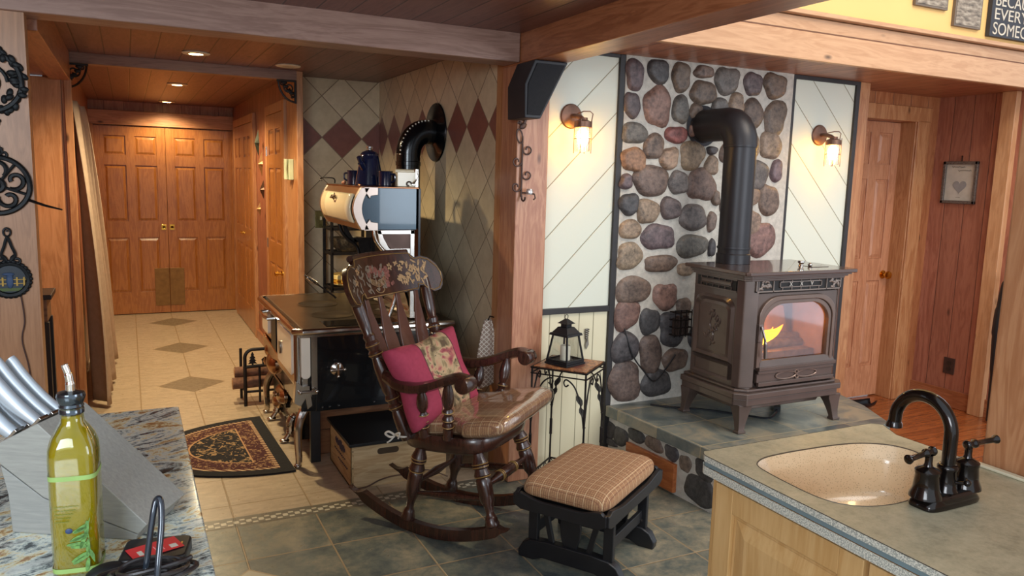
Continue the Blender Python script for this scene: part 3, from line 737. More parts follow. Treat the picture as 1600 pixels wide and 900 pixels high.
cb = M().tube(smoothpts([(-.385, 3.493, 1.10), (-.378, 3.493, 1.0), (-.39, 3.493, .92), (-.372, 3.493, .8), (-.365, 3.493, .62)]), .0028, 6)
tag(cb.build('electric_cord', plain('brown_cord', '#4a3028', .6)), 'thin brown cord hanging below the lowest trivet', 'cord')

# ------------------------------------------------------------------ small side table behind the trivet wall
t = thing('side_table', 'small dark side table in the alcove left of the curtain', 'table', (-.44, 4.5, 0))
M().b2(-.13, .085, -.13, .13, .945, .97).build('table_top', BLKWOOD, t, bevel=.004)
M().b2(-.11, .062, -.11, .11, .83, .944).build('drawer_box', wood('old_oak', '#7d5a40', '#553824', 'x'), t, bevel=.003)
for sx in (-.10, .05):
    for sy in (-.10, .10):
        M().b2(sx-.018, sx+.018, sy-.018, sy+.018, 0, .83).build('leg', BLKWOOD, t, bevel=.003)

# ------------------------------------------------------------------ scrolled hook on the post
t = thing('wall_hook', 'scrolled brown iron hook with a bird on the post', 'hook', (1.778, 3.495, 1.51))
RUST = plain('rusty_iron', '#53403a', .55, .6, .3, 40)
e1, e2 = (1, 0, 0), (0, 0, 1); m = M()
m.tube([(0, -.005, 0), (0, -.005, .30)], .005, 8)
m.tube(spiral((0, -.03, .0), .02, .02, 0, -PI*1.1, (0, -1, 0), e2, 10), .0045, 6)
for s_, z in ((1, .235), (-1, .175), (1, .11), (-1, .05)):
    m.tube(spiral((s_*.03, -.006, z), .028, .009, PI if s_ > 0 else 0, PI+6.5 if s_ > 0 else -6.5, e1, e2, 26), .004, 6)
m.tube([(-.018+.016*math.cos(a)-.006*math.sin(a), -.006, .30+.034*math.sin(a)) for a in [2*PI*i/16 for i in range(16)]], .004, 6, True)
m.tube([(0, -.004, .02), (.03, -.02, .02), (.055, -.045, .015), (.06, -.045, -.005), (.05, -.045, -.012)], .004, 6)
m.build('scroll_rod', RUST, t)
b = M(); b.ell((0, -.006, .35), (.022, .008, .014), R=Matrix.Rotation(-.6, 3, 'Y')); b.ell((-.018, -.006, .365), (.010, .007, .009)); b.prism([(.008, .35), (.026, .40), (.012, .398), (.002, .362)], XZ, -.01, -.003)
b.prism([(-.026, .368), (-.038, .363), (-.026, .360)], XZ, -.009, -.004)
b.build('bird', RUST, t)
p = M().lathe([(.001, 0), (.014, .002), (.02, .018), (.017, .03), (.001, .034)], (1.815, 3.47, 1.553), (0, 0, -1), 14)
tag(p.build('glass_cup', clear('frosted_cup', (.85, .85, .85), .35, .3)), 'small clear glass cup hanging from the scrolled hook', 'cup')

# ------------------------------------------------------------------ speaker hung on the post
mp = lambda a, b, w: (a, w+(.04 if b < 2.0 else 0), b)
sp = M().prism([(1.735, 2.156), (1.915, 2.156), (1.775, 1.885), (1.690, 1.885), (1.686, 2.04)], XZ, 3.30, 3.49)
SPK = thing('speaker', 'black wedge shaped speaker hung high on the post', 'speaker', (1.80, 3.49, 2.0))
sp.v = [(x-1.80, y-3.49, z-2.0) for x, y, z in sp.v]
sp.build('cabinet', plain('speaker_vinyl', '#2b2a2e', .55), SPK, bevel=.006)
gq = M().prism([(-.055, .14), (.095, .14), (-.03, -.10), (-.10, -.10), (-.10, .04)], XZ, -.196, -.191)
gq.build('grille_cloth', plain('speaker_cloth', '#1d1c1f', .9, bump=.001, scale=80), SPK, bevel=.002)

# ------------------------------------------------------------------ hanging towel
def tw(u, v):
    a = u*2*PI
    w = lerp(.020, .062, min(1, v*1.5)**.7); th = lerp(.014, .020, v)
    return (w*math.cos(a)*(1+.08*math.sin(4*a+v*4)), th*math.sin(a)+.004*math.sin(a*5), -.36*v-.01*math.sin(a*2)*v)
g = G('lattice_towel'); u_ = (g.x+g.z*1.0)/.026; v_ = (g.x-g.z)/.026
l1 = ((u_.frac()-.5).abs()-.5).abs().min(((v_.frac()-.5).abs()-.5).abs()).lt(.11)
g.col(g.mix(l1, lin('#a89282'), lin('#e9e0d2'))).set(Roughness=.9)
t = thing('hand_towel', 'tan lattice patterned towel hanging on the post side', 'towel', (1.722, 3.73, .84))
M().grid(tw, 40, 14, cu=True).build('cloth', g.m, t, angle=180)
M().tube([(0.035, 0, .012), (0.01, 0, .02), (0, 0, 0), (.008, 0, -.02)], .004, 6).build('peg', IRON, t)

# ------------------------------------------------------------------ framed print, signs
t = thing('framed_print', 'small framed print with a grey heart on knotty pine', 'framed picture', (5.438+.01, 3.645, 1.66), -PI/2)
PW, PH = .262, .305
f = M()
for a in ((0, PH/2-.011, PW, .022), (0, -PH/2+.011, PW, .022), (PW/2-.011, 0, .022, PH), (-PW/2+.011, 0, .022, PH)): f.box((a[0], -.012, a[1]), (a[2], .02, a[3]))
f.build('frame', plain('pewter_frame', '#6d6661', .4, .5, .4, 120), t, bevel=.003)
M().box((0, -.004, 0), (PW-.03, .004, PH-.03)).build('paper', plain('grey_paper', '#bab6ac', .8), t)
ht = [(.052*(16*math.sin(a)**3)/16, -.028+.052*(13*math.cos(a)-5*math.cos(2*a)-2*math.cos(3*a)-math.cos(4*a))/16) for a in [2*PI*i/40 for i in range(40)]]
M().prism(ht, XZ, -.0075, -.0062).build('printed_heart', plain('heart_grey', '#8d8c8c', .8), t)
M().cyl((0, -.004, .19), (0, -.012, .19), .004).build('nail', IRON, t)
M().b2(-.0015, .0015, -.012, -.004, .15, .19).build('hanging_wire', IRON, t)
def text(name, s, size, loc, rot, mat, parent, extr=.0008, align='CENTER', sx=1):
    cu = bpy.data.curves.new(name, 'FONT'); cu.body = s; cu.size = size; cu.extrude = extr; cu.align_x = align; cu.align_y = 'CENTER'
    o = bpy.data.objects.new(name, cu); COL.objects.link(o)
    dg = bpy.context.evaluated_depsgraph_get(); me = bpy.data.meshes.new_from_object(o.evaluated_get(dg)); bpy.data.objects.remove(o)
    me.materials.clear(); me.materials.append(mat)
    n = bpy.data.objects.new(name, me); COL.objects.link(n); n.location = loc; n.rotation_euler = rot; n.scale = (sx, 1, 1); n.parent = parent
    return n
INK = plain('dark_ink', '#37322f', .7)
text('printed_words', 'First Touch', .022, (-.03, -.0075, .115), (PI/2, 0, 0), INK, t) if False else None
lw = M()
rr = random.Random(2)
for row, (x0, x1) in enumerate(((-.07, .03), (-.02, .08))):
    z = .112-row*.026; pts = []
    n = 26
    for i in range(n+1): pts.append((lerp(x0, x1, i/n), -.0068, z+.005*math.sin(i*1.9)+rr.uniform(-.003, .003)))
    lw.tube(pts, .0012, 4)
lw.tube([(-.02, -.0068, -.108), (-.006, -.0068, -.106), (.012, -.0068, -.109)], .001, 4)
lw.build('handwriting', INK, t)

SIGNW = plain('sign_letters', '#c9bfae', .7)
t = thing('wall_sign', 'black sign with pale capital letters on the yellow wall', 'sign', (5.07, 3.188, 2.712))
M().b2(-.222, .46, -.03, 0, -.150, .26).build('board', plain('sign_black', '#33333a', .6), t, bevel=.003)
for s_, z, sz in (('BECAUSE', .068, .105), ('EVERY', -.016, .098), ('SOMEONE', -.104, .105)):
    text('lettering', s_, sz, (-.20, -.031, z), (PI/2, 0, 0), SIGNW, t, .001, 'LEFT', 1.28 if s_ == 'EVERY' else 1.04)
def canvas(x0, x1, z0, z1, lab):
    t = thing('wall_picture', lab, 'picture', ((x0+x1)/2, 3.188, z0))
    M().b2(-(x1-x0)/2, (x1-x0)/2, -.02, 0, 0, z1-z0).build('panel', plain('picture_edge', '#6d6156', .7), t, bevel=.002)
    g = G('faded_photo'); n = g.noise(g.vec(g.x*5.0, g.z*14.0, 1.0), 4, 4)
    g.col(g.ramp(n, [(.3, lin('#4c443e')), (.5, lin('#8a7e70')), (.7, lin('#b0a595'))])).set(Roughness=.7)
    M().b2(-(x1-x0)/2+.012, (x1-x0)/2-.012, -.0225, -.02, .012, z1-z0-.012).build('print', g.m, t)
canvas(4.155, 4.445, 2.667, 2.95, 'faded brown picture on the yellow wall, left one cut by the frame edge')
canvas(4.515, 4.77, 2.589, 2.95, 'faded sepia picture hanging lower beside the black sign')

# ------------------------------------------------------------------ antique cook range (world measures, shifted to its base)
RL = Vector((1.2, 4.65, 0))
def rel(m, L): m.v = [tuple(Vector(p)-L) for p in m.v]; return m
RG = thing('cook_range', 'antique black and cream wood cook range with nickel trim in the tiled nook', 'stove', RL)
def rp(m, name, mat, par=None, **k): return rel(m, RL).build(name, mat, par or RG, **k)
TOPM = plain('worn_cooktop', '#5a4c3c', .3, .75, .25, 9)
# cooktop with nickel rim
rp(M().b2(.80, 1.66, 4.07, 5.28, .752, .782), 'cooktop', TOPM, bevel=.006)
rim = M(); path = [(1.66, 4.065), (.80, 4.065), (.765, 4.09), (.762, 5.26), (.80, 5.285), (1.66, 5.285)]
rim.tube([(x, y, .766) for x, y in path], .019, 10)
rim.b2(.775, .80, 4.08, 5.27, .735, .765).b2(.79, 1.66, 4.062, 4.085, .735, .765)
rp(rim, 'nickel_rim', NICKEL, bevel=.002)
for cx, cy in ((1.05, 4.45), (1.38, 4.45), (1.05, 4.85), (1.38, 4.85)):
    rp(M().lathe([(.125, 0), (.128, .002), (.118, .003), (.115, .0015), (.001, .0015)], (cx, cy, .7818), seg=32), 'stove_lid', TOPM)
rp(M().b2(.93, 1.35, 4.09, 4.25, .7815, .786), 'griddle_plate', plain('griddle_black', '#14120f', .15, .5, coat=.4), bevel=.002)
# body: oven box at the right, fire box and lower housing at the far left
rp(M().b2(.80, 1.66, 4.115, 5.24, .315, .752), 'body', BLKENAM, bevel=.004)
rp(M().b2(.876, 1.66, 4.100, 4.116, .315, .748), 'end_panel', BLKENAM, bevel=.003)
lb = M().b2(.84, 1.6, 4.40, 5.22, .06, .33); rp(lb, 'lower_housing', BLKENAM, bevel=.004)
# enamel panels with rounded corners on the front
def pan(y0, y1, z0, z1, r, x=.79): return M().prism(rrect(abs(y1-y0), z1-z0, r, 5, (y0+y1)/2, (z0+z1)/2), YZ, x-.018, x+.02)
fr = pan(4.13, 4.70, .45, .750, .03, .793); rp(fr, 'door_frame', NICKEL, bevel=.004)
od = rp(pan(4.17, 4.61, .505, .732, .035, .778), 'oven_door', WHITENAM, bevel=.005)
em = M().lathe([(.001, 0), (.026, 0), (.026, .006), (.001, .008)], (.758, 4.50, .60), (-1, 0, 0), 20); em.v = [(x, y, .60+(z-.60)*1.5) for x, y, z in em.v]
rp(em, 'oval_emblem', metal('dark_nickel', '#8a7f76', .3), od)
hb_ = M().tube([(.755, 4.64, .742), (.715, 4.64, .742), (.705, 4.72, .742), (.71, 4.90, .742), (.755, 4.90, .742)], .011, 8)
rp(hb_, 'nickel_handle', NICKEL)
rp(pan(4.73, 4.90, .47, .72, .01, .79), 'ash_door', plain('dark_cast_door', '#26201d', .35, .6), bevel=.003)
rp(pan(4.925, 5.21, .555, .745, .02, .795), 'small_door_frame', metal('reflection_nickel_frame', '#b98b62', .22), bevel=.003)  # nickel frame, coppery reflection painted into its colour
rp(pan(4.95, 5.17, .585, .718, .022, .778), 'small_door', WHITENAM, bevel=.004)
# curved nickel skirt under the front
sk = M().prism([(4.12, .47), (4.70, .47), (4.9, .44), (5.2, .46), (5.2, .55), (4.7, .52), (4.12, .52)], YZ, .768, .80)
rp(sk, 'front_skirt', metal('reflection_nickel_skirt', '#c49a74', .2), bevel=.006)  # skirt is nickel; the warm tone is reflected light put into the colour
# near corner: nickel corner post, narrow white panel, nickel strip
rp(M().cyl((.782, 4.108, .44), (.782, 4.108, .75), .021, seg=16), 'corner_column', NICKEL)
rp(M().b2(.80, .832, 4.09, 4.12, .45, .750), 'corner_frame', NICKEL, bevel=.003)
wp = M().prism(rrect(.050, .235, .020, 5, .820, .625), XZ, 4.080, 4.10); rp(wp, 'side_panel', WHITENAM, bevel=.003)
cs = M().b2(.850, .882, 4.086, 4.11, .415, .752); cs.prism([(.80, .50), (.852, .43), (.852, .40), (.80, .46)], XZ, 4.088, 4.108)
rp(cs, 'corner_strip', NICKEL, bevel=.002)
# flared nickel foot bracket and towel bar knob
fb = M().prism([(.765, .50), (.80, .47), (.835, .47), (.85, .36), (.825, .34), (.815, .40), (.79, .36), (.755, .38)], XZ, 4.07, 4.125)
fb.tube([(.79, 4.06, .44), (.87, 4.06, .44)], .006, 8); fb.ell((.785, 4.06, .44), .011); fb.ell((.872, 4.06, .44), .011)
rp(fb, 'leg_bracket', NICKEL, bevel=.003)
vk = M().lathe([(.001, 0), (.034, 0), (.036, .006), (.030, .010), (.014, .016), (.012, .03), (.001, .034)], (.99, 4.10, .545), (0, -1, 0), 24)
vk.tube([(.955, 4.068, .545), (1.025, 4.068, .545)], .007, 8); vk.tube([(.99, 4.068, .51), (.99, 4.068, .58)], .007, 8)
for a in range(4): vk.ell((.99+.036*math.cos(a*PI/2), 4.068, .545+.036*math.sin(a*PI/2)), .010)
rp(vk, 'valve_knob', NICKEL)
for x in (.91, .95, 1.0, 1.2): rp(M().ell((x, 4.099, .335), .008), 'rivet', BLKENAM)
# legs
def leg(x, y, dx, dy, zt=.34):
    m = M(); pts = smoothpts([(x+dx*1.2, y+dy*1.2, zt), (x+dx*.45, y+dy*.45, zt-.025), (x, y, zt-.10), (x-.004*dx/abs(dx), y, zt*.45), (x, y, .04), (x-dx*.12, y-dy*.12, .012), (x-dx*.2, y-dy*.2, .006)], 5)
    n = len(pts); m.tube(pts, [lerp(.028, .017, min(1, i/n*1.3)) if i < n-4 else .018 for i in range(n)], 10); m.ell((x-dx*.1, y-dy*.1, .012), (.022, .022, .012)); return m
rp(leg(.787, 4.13, .07, .03), 'leg', NICKEL); rp(leg(.787, 5.20, .07, -.03, .30), 'leg', NICKEL)
rp(leg(1.60, 4.15, -.05, .03), 'leg', NICKEL); rp(leg(1.60, 5.20, -.05, -.03, .30), 'leg', NICKEL)
# lower ash drawer front, nickel scroll work and foot rail towards the far end
s = M().prism(rrect(.44, .16, .02, 4, 4.95, .235), YZ, .825, .85); rp(s, 'drawer_front', plain('dark_drawer', '#1b1919', .3, .5), bevel=.003)
for yy, z0, lab in ((4.56, .10, 0), (5.02, .10, 0)):
    m = M(); c = []
    m.tube(smoothpts([(.87, yy, .17), (.845, yy, .16), (.825, yy, .135), (.82, yy, .10), (.818, yy, .07), (.80, yy, .035), (.785, yy, .016)], 6), [.020]*9+[.026]*9+[.022]*9+[.014]*10, 10)
    m.ell((.785, yy, .014), (.030, .024, .013))
    rp(m, 'cast_foot', NICKEL)
dk = M().ell((.80, 4.95, .40), (.055, .10, .075)); dk.ell((.80, 5.07, .46), (.045, .05, .05)); dk.lathe([(.001, 0), (.03, 0), (.045, .02), (.02, .04), (.03, .06), (.001, .07)], (.82, 5.10, .38), (-1, 0, 0), 16)
rp(dk, 'damper_dome', metal('reflection_nickel_dome', '#b0896a', .24))  # brown tone imitates reflections on the nickel dome
dk = M().ell((.82, 4.80, .235), (.045, .12, .06)); dk.ell((.815, 4.93, .155), (.04, .06, .05)); dk.b2(.80, .86, 4.66, 5.16, .30, .335)
rp(dk, 'draft_casting', metal('reflection_nickel_casting', '#b79a80', .26), bevel=.003)  # reflected brown is part of this nickel's colour
rp(M().lathe([(.001, 0), (.016, 0), (.02, .008), (.014, .02), (.001, .024)], (.775, 4.76, .25), (-1, 0, 0), 14), 'draft_knob', NICKEL)
# warming closet
zc0, zc1, ya, yb = 1.30, 1.53, 4.12, 4.93
def curve(t): return 1.145-.045*math.sin(PI*t)   # front bulge, t from bottom to top
prof = [(curve(i/10), lerp(zc0, zc1, i/10)) for i in range(11)]
cl = rp(M().prism(prof+[(1.45, zc1), (1.45, zc0)], XZ, ya+.012, yb-.012), 'warming_closet', plain('closet_black_blue_glare', '#2c4250', .22, .3, .1, 5, coat=.5), bevel=.002)  # black closet; blue window reflection is put into its base colour
for y0, y1 in ((ya-.004, ya+.03), (yb-.03, yb+.004)):
    ot = [(a-.014, b) for a, b in prof]; cf = M()
    cf.prism(ot+[(a+.035, b) for a, b in prof][::-1], XZ, y0, y1)
    cf.prism([(1.145, zc1+.004), (1.225, zc1+.004), (1.225, zc1-.04), (1.185, zc1-.045), (1.178, zc1-.06), (1.15, zc1-.02)], XZ, y0, y0+.014)
    cf.prism([(1.145, zc0-.004), (1.225, zc0-.004), (1.225, zc0+.04), (1.185, zc0+.045), (1.178, zc0+.06), (1.15, zc0+.02)], XZ, y0, y0+.014)
    rp(cf, 'nickel_end_trim', metal('satin_nickel', '#c4b3a8', .34), cl, bevel=.003)
REFLN = metal('wood_reflection_nickel', '#8f6347', .28)  # nickel tinted brown for the wood it reflects
cr = M().prism([(a-.012, b) for a, b in prof[:3]]+[(a+.01, b) for a, b in prof[:3]][::-1], XZ, ya+.03, yb-.03)
cr.prism([(a-.012, b) for a, b in prof[8:]]+[(a+.01, b) for a, b in prof[8:]][::-1], XZ, ya+.03, yb-.03)
cr.b2(1.13, 1.46, ya, yb, zc1-.002, zc1+.006)
rp(cr, 'closet_rail', REFLN, cl, bevel=.002)
cp = M().grid(lambda u, v: (curve(.16+.68*v)-.016, lerp(ya+.055, yb-.055, u), lerp(zc0, zc1, .16+.68*v)), 6, 12)
cd_ = rp(cp, 'closet_door', CREAMENAM, cl, solid=.008)
hd = M()
for k in range(3): hd.tube(spiral((1.082, 4.53+.018*(k-1), 1.475-.010*abs(k-1)), .014, .004, k*2, k*2+5, (0, 1, 0), (0, 0, 1), 12), .004, 6)
hd.tube([(1.08, 4.49, 1.475), (1.066, 4.51, 1.462), (1.066, 4.55, 1.462), (1.08, 4.57, 1.475)], .005, 6)
rp(hd, 'closet_handle', metal('old_silver', '#77695e', .35), cl)
for y in (ya+.03, yb-.03):
    for z in (zc0+.05, zc1-.03): rp(M().ell((1.125, y, z), .010), 'trim_stud', NICKEL, cl)
# splash back and brackets
rp(M().b2(1.46, 1.475, 4.13, 5.2, .78, 1.53), 'splash_back', plain('splash_black', '#15161a', .2, .4), bevel=.002)
def endplate(y, mat, lb):
    m = M(); T = .012
    outer = [(1.222, 1.298), (1.44, 1.298), (1.44, .80), (1.38, .80), (1.375, 1.10), (1.345, 1.135), (1.30, 1.165), (1.262, 1.21), (1.235, 1.26)]
    # frame pieces around the mirror
    m.b2(1.225, 1.44, y, y+T, 1.275, 1.298).b2(1.415, 1.44, y, y+T, .80, 1.298).b2(1.30, 1.415, y, y+T, 1.165, 1.195)
    m.prism([(1.222, 1.298), (1.245, 1.298), (1.262, 1.25), (1.29, 1.20), (1.33, 1.172), (1.31, 1.15), (1.272, 1.175), (1.24, 1.215)], XZ, y, y+T)
    m.tube(smoothpts([(1.205, y, 1.297), (1.215, y, 1.245), (1.255, y, 1.19), (1.30, y, 1.155), (1.325, y, 1.12), (1.335, y, 1.04), (1.33, y, .93), (1.30, y, .83), (1.28, y, .79)]), .012, 8)
    m.prism([(1.33, 1.172), (1.415, 1.165), (1.415, 1.09), (1.38, 1.05), (1.34, 1.09)], XZ, y, y+T)
    return rp(m, lb, mat, bevel=.002)
e = endplate(4.13, NICKEL, 'end_bracket'); endplate(4.91, IRON, 'end_bracket')
rp(M().prism([(1.245, 1.277), (1.416, 1.277), (1.416, 1.19), (1.31, 1.19), (1.27, 1.225)], XZ, 4.134, 4.139), 'bracket_mirror', plain('brown_reflection_mirror', '#5b473f', .08, .8, .3, 12), e)  # brown reflection coloured into the mirror
# nickel trim low on the splash back
nb = M().b2(1.42, 1.46, 4.15, 4.9, .79, .83).prism([(4.25, .83), (4.75, .83), (4.66, .92), (4.5, .97), (4.34, .92)], YZ, 1.45, 1.46)
rp(nb, 'splash_trim', NICKEL, bevel=.004)

# stove pipe of the range: its own thing
PL = Vector((1.60, 4.68, .78))
PI_ = thing('stove_pipe', 'black elbowed stove pipe from the cook range into the tiled wall', 'stove pipe', PL)
def pp(m, n, mat, **k): return rel(m, PL).build(n, mat, PI_, **k)
PBK = plain('glossy_pipe_black', '#101317', .2, .4, .1, 8, coat=.3)
r_ = .075
el = M().lathe([(r_, 0), (r_, .86), (r_+.004, .862), (r_+.004, .885), (r_, .888), (r_, .93)], (1.585, 4.68, .80), seg=28)
pp(el, 'pipe_section', PBK)
bend = [Vector((1.585+.115*(1-math.cos(a)), 4.68, 1.73+.145*math.sin(a))) for a in [PI/2*i/12 for i in range(13)]]
m = M().tube(bend+[Vector((1.765, 4.68, 1.875))], r_+.002, 28); pp(m, 'elbow', PBK)
sc_ = M()
for i in range(14):
    a = PI/2*i/13; sc_.ell((1.585+.115*(1-math.cos(a))-(r_+.004)*math.cos(a)*.85, 4.68-.045, 1.73+.145*math.sin(a)+(r_+.004)*math.sin(a)*.85), .006, 8, 6)
pp(sc_, 'elbow_crimps', metal('crimp_bright', '#d8d2c8', .3))
pp(M().lathe([(.001, 0), (.175, 0), (.185, .004), (.18, .012), (.10, .022), (.085, .03), (.001, .03)], (1.769, 4.68, 1.875), (-1, 0, 0), 40), 'wall_collar', PBK)

# wood plinth with black upright under the range
t = thing('plinth_box', 'brown wooden box standing under the cook range', 'box', (1.2, 4.6, 0))
m = M().b2(.925, 1.64, 4.29, 4.31, 0, .30).b2(.925, .945, 4.31, 5.1, 0, .30).b2(.925, 1.64, 5.08, 5.1, 0, .30).b2(1.62, 1.64, 4.31, 5.1, 0, .30).b2(.945, 1.62, 4.31, 5.08, .0, .02)
rel(m, Vector((1.2, 4.6, 0))).build('sides', wood('plinth_brown', '#a5714b', '#7c4f31', 'x', ('z', .145), off=.0, rough=.5), t, bevel=.003)
t2 = tag(M().b2(.86, .915, 4.17, 4.20, 0, .31).build('black_board', BLKWOOD, bevel=.003), 'narrow black upright board behind the nickel leg of the range', 'board')

# ------------------------------------------------------------------ things on the warming closet
ZT = 1.5365
t = thing('coffee_pot', 'tall navy enamel coffee pot on the warming closet', 'coffee pot', (1.285, 4.50, ZT))
M().lathe([(.001, 0), (.080, 0), (.084, .006), (.083, .012), (.075, .06), (.058, .150), (.053, .170), (.050, .176)], seg=32).build('body', BLUEENAM, t)
M().lathe([(.053, .174), (.054, .180), (.046, .192), (.024, .202), (.016, .206), (.001, .207)], seg=28).build('lid', BLUEENAM, t)
M().lathe([(.012, .204), (.013, .212), (.019, .216), (.020, .226), (.013, .232), (.001, .233)], seg=16).build('percolator_knob', clear('knob_glass', (.8, .8, .8), .3, .1), t)
M().tube(smoothpts([(.045, .055, .165), (.075, .095, .15), (.08, .10, .09), (.055, .072, .045)]), .010, 8).build('handle', BLUEENAM, t)
m = M().tube(smoothpts([(-.045, -.04, .10), (-.07, -.06, .135), (-.085, -.072, .165)]), [.02]*8+[.014]*8+[.010], 12).build('spout', BLUEENAM, t)
def mug(x, y, ang, lab):
    t = thing('enamel_mug', lab, 'mug', (x, y, ZT), ang, 'navy enamel mugs beside the coffee pot')
    M().lathe([(.001, 0), (.036, 0), (.040, .004), (.041, .08), (.043, .084), (.041, .086), (.038, .082), (.037, .008), (.001, .006)], seg=26).build('cup', BLUEENAM, t)
    M().tube(smoothpts([(.038, 0, .068), (.062, 0, .066), (.064, 0, .035), (.038, 0, .022)]), .0055, 8).build('handle', BLUEENAM, t)
mug(1.235, 4.66, 2.4, 'navy enamel mug behind and left of the coffee pot')
mug(1.33, 4.33, -.9, 'navy enamel mug right of the coffee pot')
m = M().tube(smoothpts([(1.082, 4.845, 1.556), (1.075, 4.86, 1.562), (1.088, 4.87, 1.572), (1.12, 4.85, 1.574), (1.150, 4.84, 1.572), (1.160, 4.835, 1.56), (1.158, 4.83, 1.542)]), .004, 6)
tag(m.build('lid_lifter', IRON), 'curved iron lid lifter at far left end of the warming closet', 'lid lifter')
t = thing('butterfly_clip', 'tiny brown and white ornament left of the mugs', 'ornament', (1.20, 4.76, ZT))
m = M().ell((0, 0, .012), (.012, .02, .012)); m.ell((.0, .03, .009), (.01, .014, .009)); m.build('body', plain('speckled_brown', '#8a5d4a', .5, 0, .5, 150), t)
t = thing('matchbox_holder', 'cream enamel roll top match holder at right end of the warming closet', 'holder', (1.43, 4.27, ZT))
m = M().prism([(-.055, 0), (.055, 0), (.055, .085), (-.055, .085)], XZ, -.02, .02); m.build('body', CREAMENAM, t, bevel=.004)
M().tube([(-.066, -.012, .088), (.045, -.012, .088)], .011, 14).build('roll_top', CREAMENAM, t)
m = M().tube(smoothpts([(.058, -.022, .095), (.062, -.022, .06), (.05, -.022, .03), (.03, -.022, .015), (.062, -.022, .008)]), .006, 8); m.b2(.052, .068, -.026, .02, 0, .10)
m.build('nickel_side', NICKEL, t, bevel=.002)
m = M().tube(spiral((.012, -.023, .014), .018, .006, 0, 5, (1, 0, 0), (0, 0, 1), 14), .005, 6).build('scroll', metal('scroll_grey', '#5f5550', .4), t)
tag(M().b2(1.388, 1.412, 4.36, 4.42, ZT, ZT+.075).build('tin_box', plain('brown_tin', '#51413e', .4, .4), bevel=.002), 'small dark brown tin between mug and match holder', 'tin')

# poker with coil handle resting on the cooktop
m = M(); A, B = Vector((1.0, 5.0, .945)), Vector((1.19, 5.0, .80)); dirv = (B-A)
t = thing('coil_handle_lifter', 'iron lid lifter with coiled spring handle on the cooktop', 'lid lifter', (1.19, 5.0, .786))
L0 = Vector((1.19, 5.0, .782))
d = dirv.normalized(); u = d.orthogonal().normalized(); w = d.cross(u)
coil = [A+d*(.13*i/90)+(u*math.cos(i*.9)+w*math.sin(i*.9))*.014*math.sin(PI*min(1, max(.1, i/90))) for i in range(91)]
rel(M().tube(coil, .0028, 5), L0).build('coil_handle', NICKEL, t)
rel(M().tube([A, A+d*.13, B, B+Vector((.012, 0, -.014))], [.005, .005, .006, .008], 8), L0).build('rod', IRON, t)

# ------------------------------------------------------------------ black plant stand with shelves behind the range
t = thing('shelf_stand', 'narrow black metal shelf stand in the corner behind the range', 'shelf', (1.47, 5.72, 0))
L0 = Vector((1.47, 5.72, 0)); m = M()
for x in (1.32, 1.615):
    for y in (5.60, 5.84): m.b2(x-.010, x+.010, y-.010, y+.010, 0, 1.27)
rel(m, L0).build('upright', IRON, t, bevel=.001)
for z in (.77, 1.03, 1.21):
    q = M().b2(1.32, 1.615, 5.59, 5.61, z-.02, z).b2(1.32, 1.615, 5.83, 5.85, z-.02, z).b2(1.31, 1.33, 5.6, 5.84, z-.02, z).b2(1.605, 1.625, 5.6, 5.84, z-.02, z)
    for k in range(6): q.b2(1.32, 1.615, 5.64+k*.036, 5.645+k*.036, z-.012, z-.004)
    rel(q, L0).build('shelf', IRON, t)
t = thing('soup_tureen', 'yellow and cream oval dish on the lower black shelf', 'dish', (1.47, 5.72, .77))
g = G('yellow_pattern'); bnd = g.z.gt(.02)*g.z.lt(.055); zz = ((g.x*120.0).sin()*(g.z*200.0).sin()).gt(.1)
g.col(g.mix(bnd, lin('#e8cf8e'), g.mix(zz, lin('#d9a23e'), lin('#9c5a24')))).set(Roughness=.25)
M().lathe([(.001, 0), (.09, 0), (.125, .015), (.13, .07), (.125, .085), (.118, .085), (.12, .07), (.001, .03)], seg=36).build('bowl', g.m, t)
t = thing('oval_basket', 'dark oval dish with rim pattern on the middle black shelf', 'dish', (1.46, 5.72, 1.03))
M().lathe([(.001, 0), (.07, 0), (.12, .05), (.13, .09), (.135, .10), (.125, .10), (.11, .05), (.001, .015)], seg=36).build('bowl', plain('dark_glaze', '#4a4238', .3, 0, .6, 80), t)

# ------------------------------------------------------------------ log rack with bear and tree
LK = Vector((.77, 5.47, 0)); t = thing('log_rack', 'black arched metal log rack with tree and bear silhouettes', 'log rack', LK)
m = M()
for y in (5.40,):
    arch = [(.675, y, 0), (.675, y, .34)]+[(.675+.055*(1-math.cos(a)), y, .34+.055*math.sin(a)) for a in [PI/2*i/8 for i in range(1, 9)]]+[(.90, y, .395)]
    m.tube(arch, .012, 8)
m.tube([(.90, 5.40, .395), (.955, 5.40, .36), (.955, 5.40, 0)], .012, 8); m.tube([(.77, 5.40, .02), (.77, 5.40, .28)], .008, 8)
m.tube([(.675, 5.40, .275), (.955, 5.40, .285)], .012, 8)
m.tube([(.675, 5.40, .10), (.675, 5.62, .10)], .009, 8); m.tube([(.955, 5.40, .10), (.955, 5.62, .10)], .009, 8); m.tube([(.675, 5.40, .10), (.955, 5.40, .10)], .009, 8)
m.tube([(.675, 5.62, 0), (.675, 5.62, .36)], .010, 8); m.tube([(.955, 5.62, 0), (.955, 5.62, .36)], .010, 8)
rel(m, LK).build('frame', IRON, t)
tr = [(-.006, 0), (-.006, .012), (-.030, .010), (-.014, .03), (-.026, .03), (-.010, .05), (-.020, .052), (-.006, .072), (-.012, .074), (0, .10), (.012, .074), (.006, .072), (.020, .052), (.010, .05), (.026, .03), (.014, .03), (.030, .010), (.006, .012), (.006, 0)]
rel(M().prism([(.725+a, .285+b*.95) for a, b in tr], XZ, 5.396, 5.404), LK).build('tree_silhouette', IRON, t)
